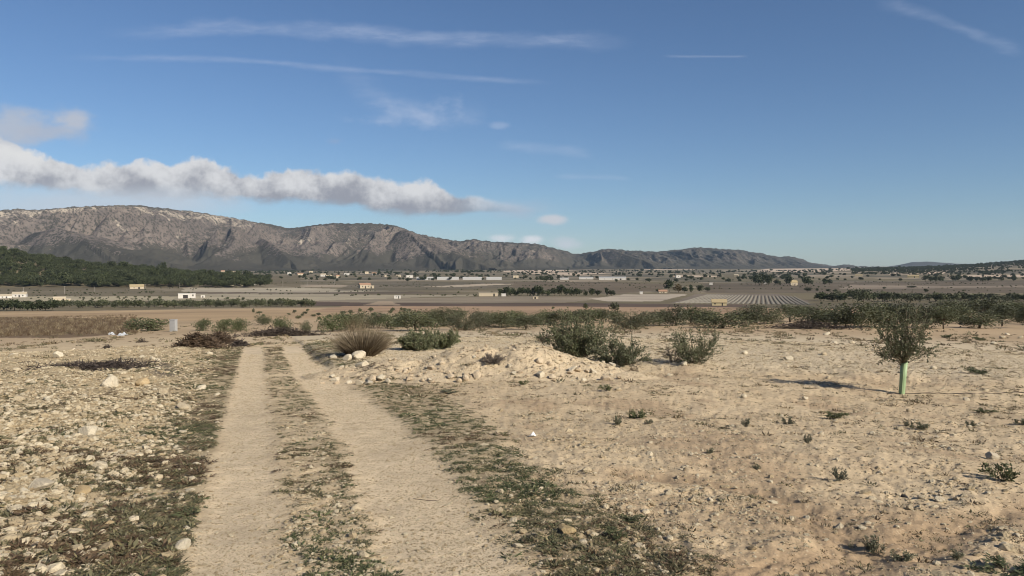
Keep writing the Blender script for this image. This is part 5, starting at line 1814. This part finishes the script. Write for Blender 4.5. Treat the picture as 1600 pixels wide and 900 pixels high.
house(396, 445, 8, 4.5, 'small white house right of the reddish tiled one', 'house', None, 'flat', M_WHITE, M_WHITE, .8, 0, ((.5, .3, .7),))
house(571, 450.5, 17, 8, 'pale pink country house alone in the middle of the plain', 'house', None, 'gable', M_CREAM, M_TILE, .8, R(10), ((.25, .3, .7), (.75, .3, .7)), (.5, .1, .7), .3, 'house', True)
house(580, 450.5, 9, 4.5, 'low annexe touching the pale pink country house', 'shed', None, 'flat', M_CREAM, M_CREAM, .8, 0, (), (.5, .2, .7), .2, 'shed')
house(621, 466.5, 10, 5, 'small white cabin alone on the brown fields', 'cabin', None, 'flat', M_WHITE, M_WHITE, .7, 0, ((.3, .4, .8),), (.7, .15, .8), .2, 'cabin')
house(763, 463, 30, 5.5, 'long cream shed left of the tight tree row', 'shed', None, 'flat', M_CREAM, M_CREAM, .45, 0, (), (.8, .08, .8), .2, 'shed')
house(787, 463, 7, 4.5, 'tiny pale hut between the long cream shed and the tree row', 'hut', None, 'flat', M_WHITE, M_WHITE, .9, 0, (), None, .2, 'hut')
house(837, 467, 8, 4, 'small pale block on the ploughed land below the tree row', 'hut', None, 'flat', M_CREAM, M_CREAM, .9, 0, (), (.4, .3, .8), .2, 'hut')
house(1036, 458, 13, 5, 'farmhouse with a reddish roof left of the tall dark tree', 'farmhouse', None, 'gable', M_CREAM, M_TILE, .7, R(5), ((.3, .3, .7),), (.6, .12, .8), .45, 'farmhouse')
house(1002, 459.5, 5, 4, 'tiny white hut at the corner of the pale field', 'hut', None, 'flat', M_WHITE, M_WHITE, .9, 0, (), None, .2, 'hut')
house(1241, 446, 11, 8, 'cream house with a pitched roof between dark trees', 'house', None, 'gable', M_CREAM, M_TILE_Y, .7, R(20), ((.3, .3, .6), (.7, .3, .6)), (.5, .1, .5), .4)
house(1111, 445, 5, 3.5, 'tiny white hut on the brown land behind the farmhouse grove', 'hut', None, 'flat', M_WHITE, M_WHITE, .9, 0, (), None, .2, 'hut')
house(1195, 443.5, 4, 5, 'narrow white tower house beside the grove of big dark trees', 'house', None, 'flat', M_WHITE, M_WHITE, .9, 0, ((.5, .6, .8),))
house(1427, 434, 16, 4.5, 'ochre farmhouse before the far clumps of trees at right', 'house', None, 'gable', M_YELLOW, M_TILE_Y, .6, 0, ((.3, .3, .7),), (.6, .1, .7))
house(1342, 433, 10, 4, 'pale house on the far plain at right of the cream house', 'house', None, 'gable', M_CREAM, M_TILE_Y, .7, 0, ((.5, .3, .7),))
for px, wp in ((664, 26), (700, 34), (738, 30), (772, 24)):
    house(px, 437.5, wp, 3.6, 'long low white greenhouse in the band at the mountain foot', 'greenhouse', 'long white greenhouses on the far plain', 'vault', M_PLASTIC, M_PLASTIC, .35, 0, (), None, .3, 'greenhouse')
house(957, 437.5, 42, 5, 'longest white warehouse on the far plain', 'warehouse', None, 'gable', M_WHITE, M_PLASTIC, .35, 0, ((.2, .3, .6), (.5, .3, .6)), (.8, .06, .7), .3, 'warehouse')
house(916, 436.5, 22, 3.8, 'shorter white warehouse left of the longest one', 'warehouse', None, 'gable', M_WHITE, M_PLASTIC, .4, 0, ((.5, .3, .6),), None, .3, 'warehouse')
house(882, 437, 14, 3, 'lowest white shed left of both warehouses', 'shed', None, 'gable', M_WHITE, M_PLASTIC, .5, 0, (), None, .3, 'shed')
g = rng(44)
for k, (px, py) in enumerate(((452, 429), (470, 430), (486, 427), (505, 432), (514, 434), (528, 434), (541, 430), (556, 423), (573, 428), (585, 430), (604, 433), (622, 433), (640, 434), (348, 427), (362, 428), (330, 422), (806, 434),
                              (820, 434), (1060, 434), (1150, 432), (1480, 431))):
    house(px, py, g.uniform(5, 10), g.uniform(3.2, 4.6), 'small pale village house far off at the foot of the mountain', 'house', 'village houses scattered at the mountain foot',
          'gable' if k % 2 else 'flat', M_CREAM if k % 3 else M_WHITE, M_TILE if k % 4 == 1 else M_CREAM, .7, g.uniform(-.4, .4), ((.5, .3, .7),))

# utility poles
def pole(px, py, hpx, label, proto=[]):
    x, y = G(px, py)
    h = metres(hpx, y)
    root = empty('utility_pole', (x, y, float(H(x, y))), -math.atan2(x, y))
    tag(root, label, 'utility pole', 'utility poles across the plain')
    m = MB(); m.tube([(0, 0, -.3), (0, 0, h * .5), (0, 0, h)], [.22, .18, .13], 6)
    obj('post', m.mesh('post', M_POLE), root)
    m = MB(); m.box(-.9, .9, -.08, .08, h * .93, h * .93 + .14)
    obj('crossarm', m.mesh('crossarm', M_POLE), root)


for px, py, hp, lb in ((37, 458, 9, 'pole rising behind the second farmhouse from the left edge'), (101, 459, 12, 'tallest pole of the line, standing in the dark field at left'),
                       (148, 456, 8, 'pole between the tallest one and the golden-roofed building'), (227, 453, 9, 'pole just right of the golden-roofed building'),
                       (281, 450, 8, 'pole halfway along the front of the pine wood'), (442, 452, 14, 'left pole of two close together on the pale strips'),
                       (480, 449, 13, 'right pole of two close together on the pale strips'), (523, 449, 12, 'pole left of the pale pink country house'),
                       (1364, 443, 9, 'pole alone on the brown land at right')):
    pole(px, py, hp, lb)

# ------------------------------------------------------------------ the air
def haze():
    m = MB(); S = 17500.0
    m.box(-S, S, -S, S, -60.0, 720.0)
    mat = bpy.data.materials.new('pale_air'); mat.use_nodes = True
    t = NT(mat.node_tree)
    pv = t.n('ShaderNodeVolumePrincipled')
    pv.inputs['Color'].default_value = (0.60, 0.78, 1.0, 1)
    pv.inputs['Density'].default_value = 2.0e-5
    pv.inputs['Anisotropy'].default_value = 0.0
    t.put(t.n('ShaderNodeOutputMaterial').inputs['Volume'], pv.outputs[0])
    tag(obj('haze', m.mesh('haze', mat)), 'thin bluish haze in the valley air', None, None, 'stuff')


haze()
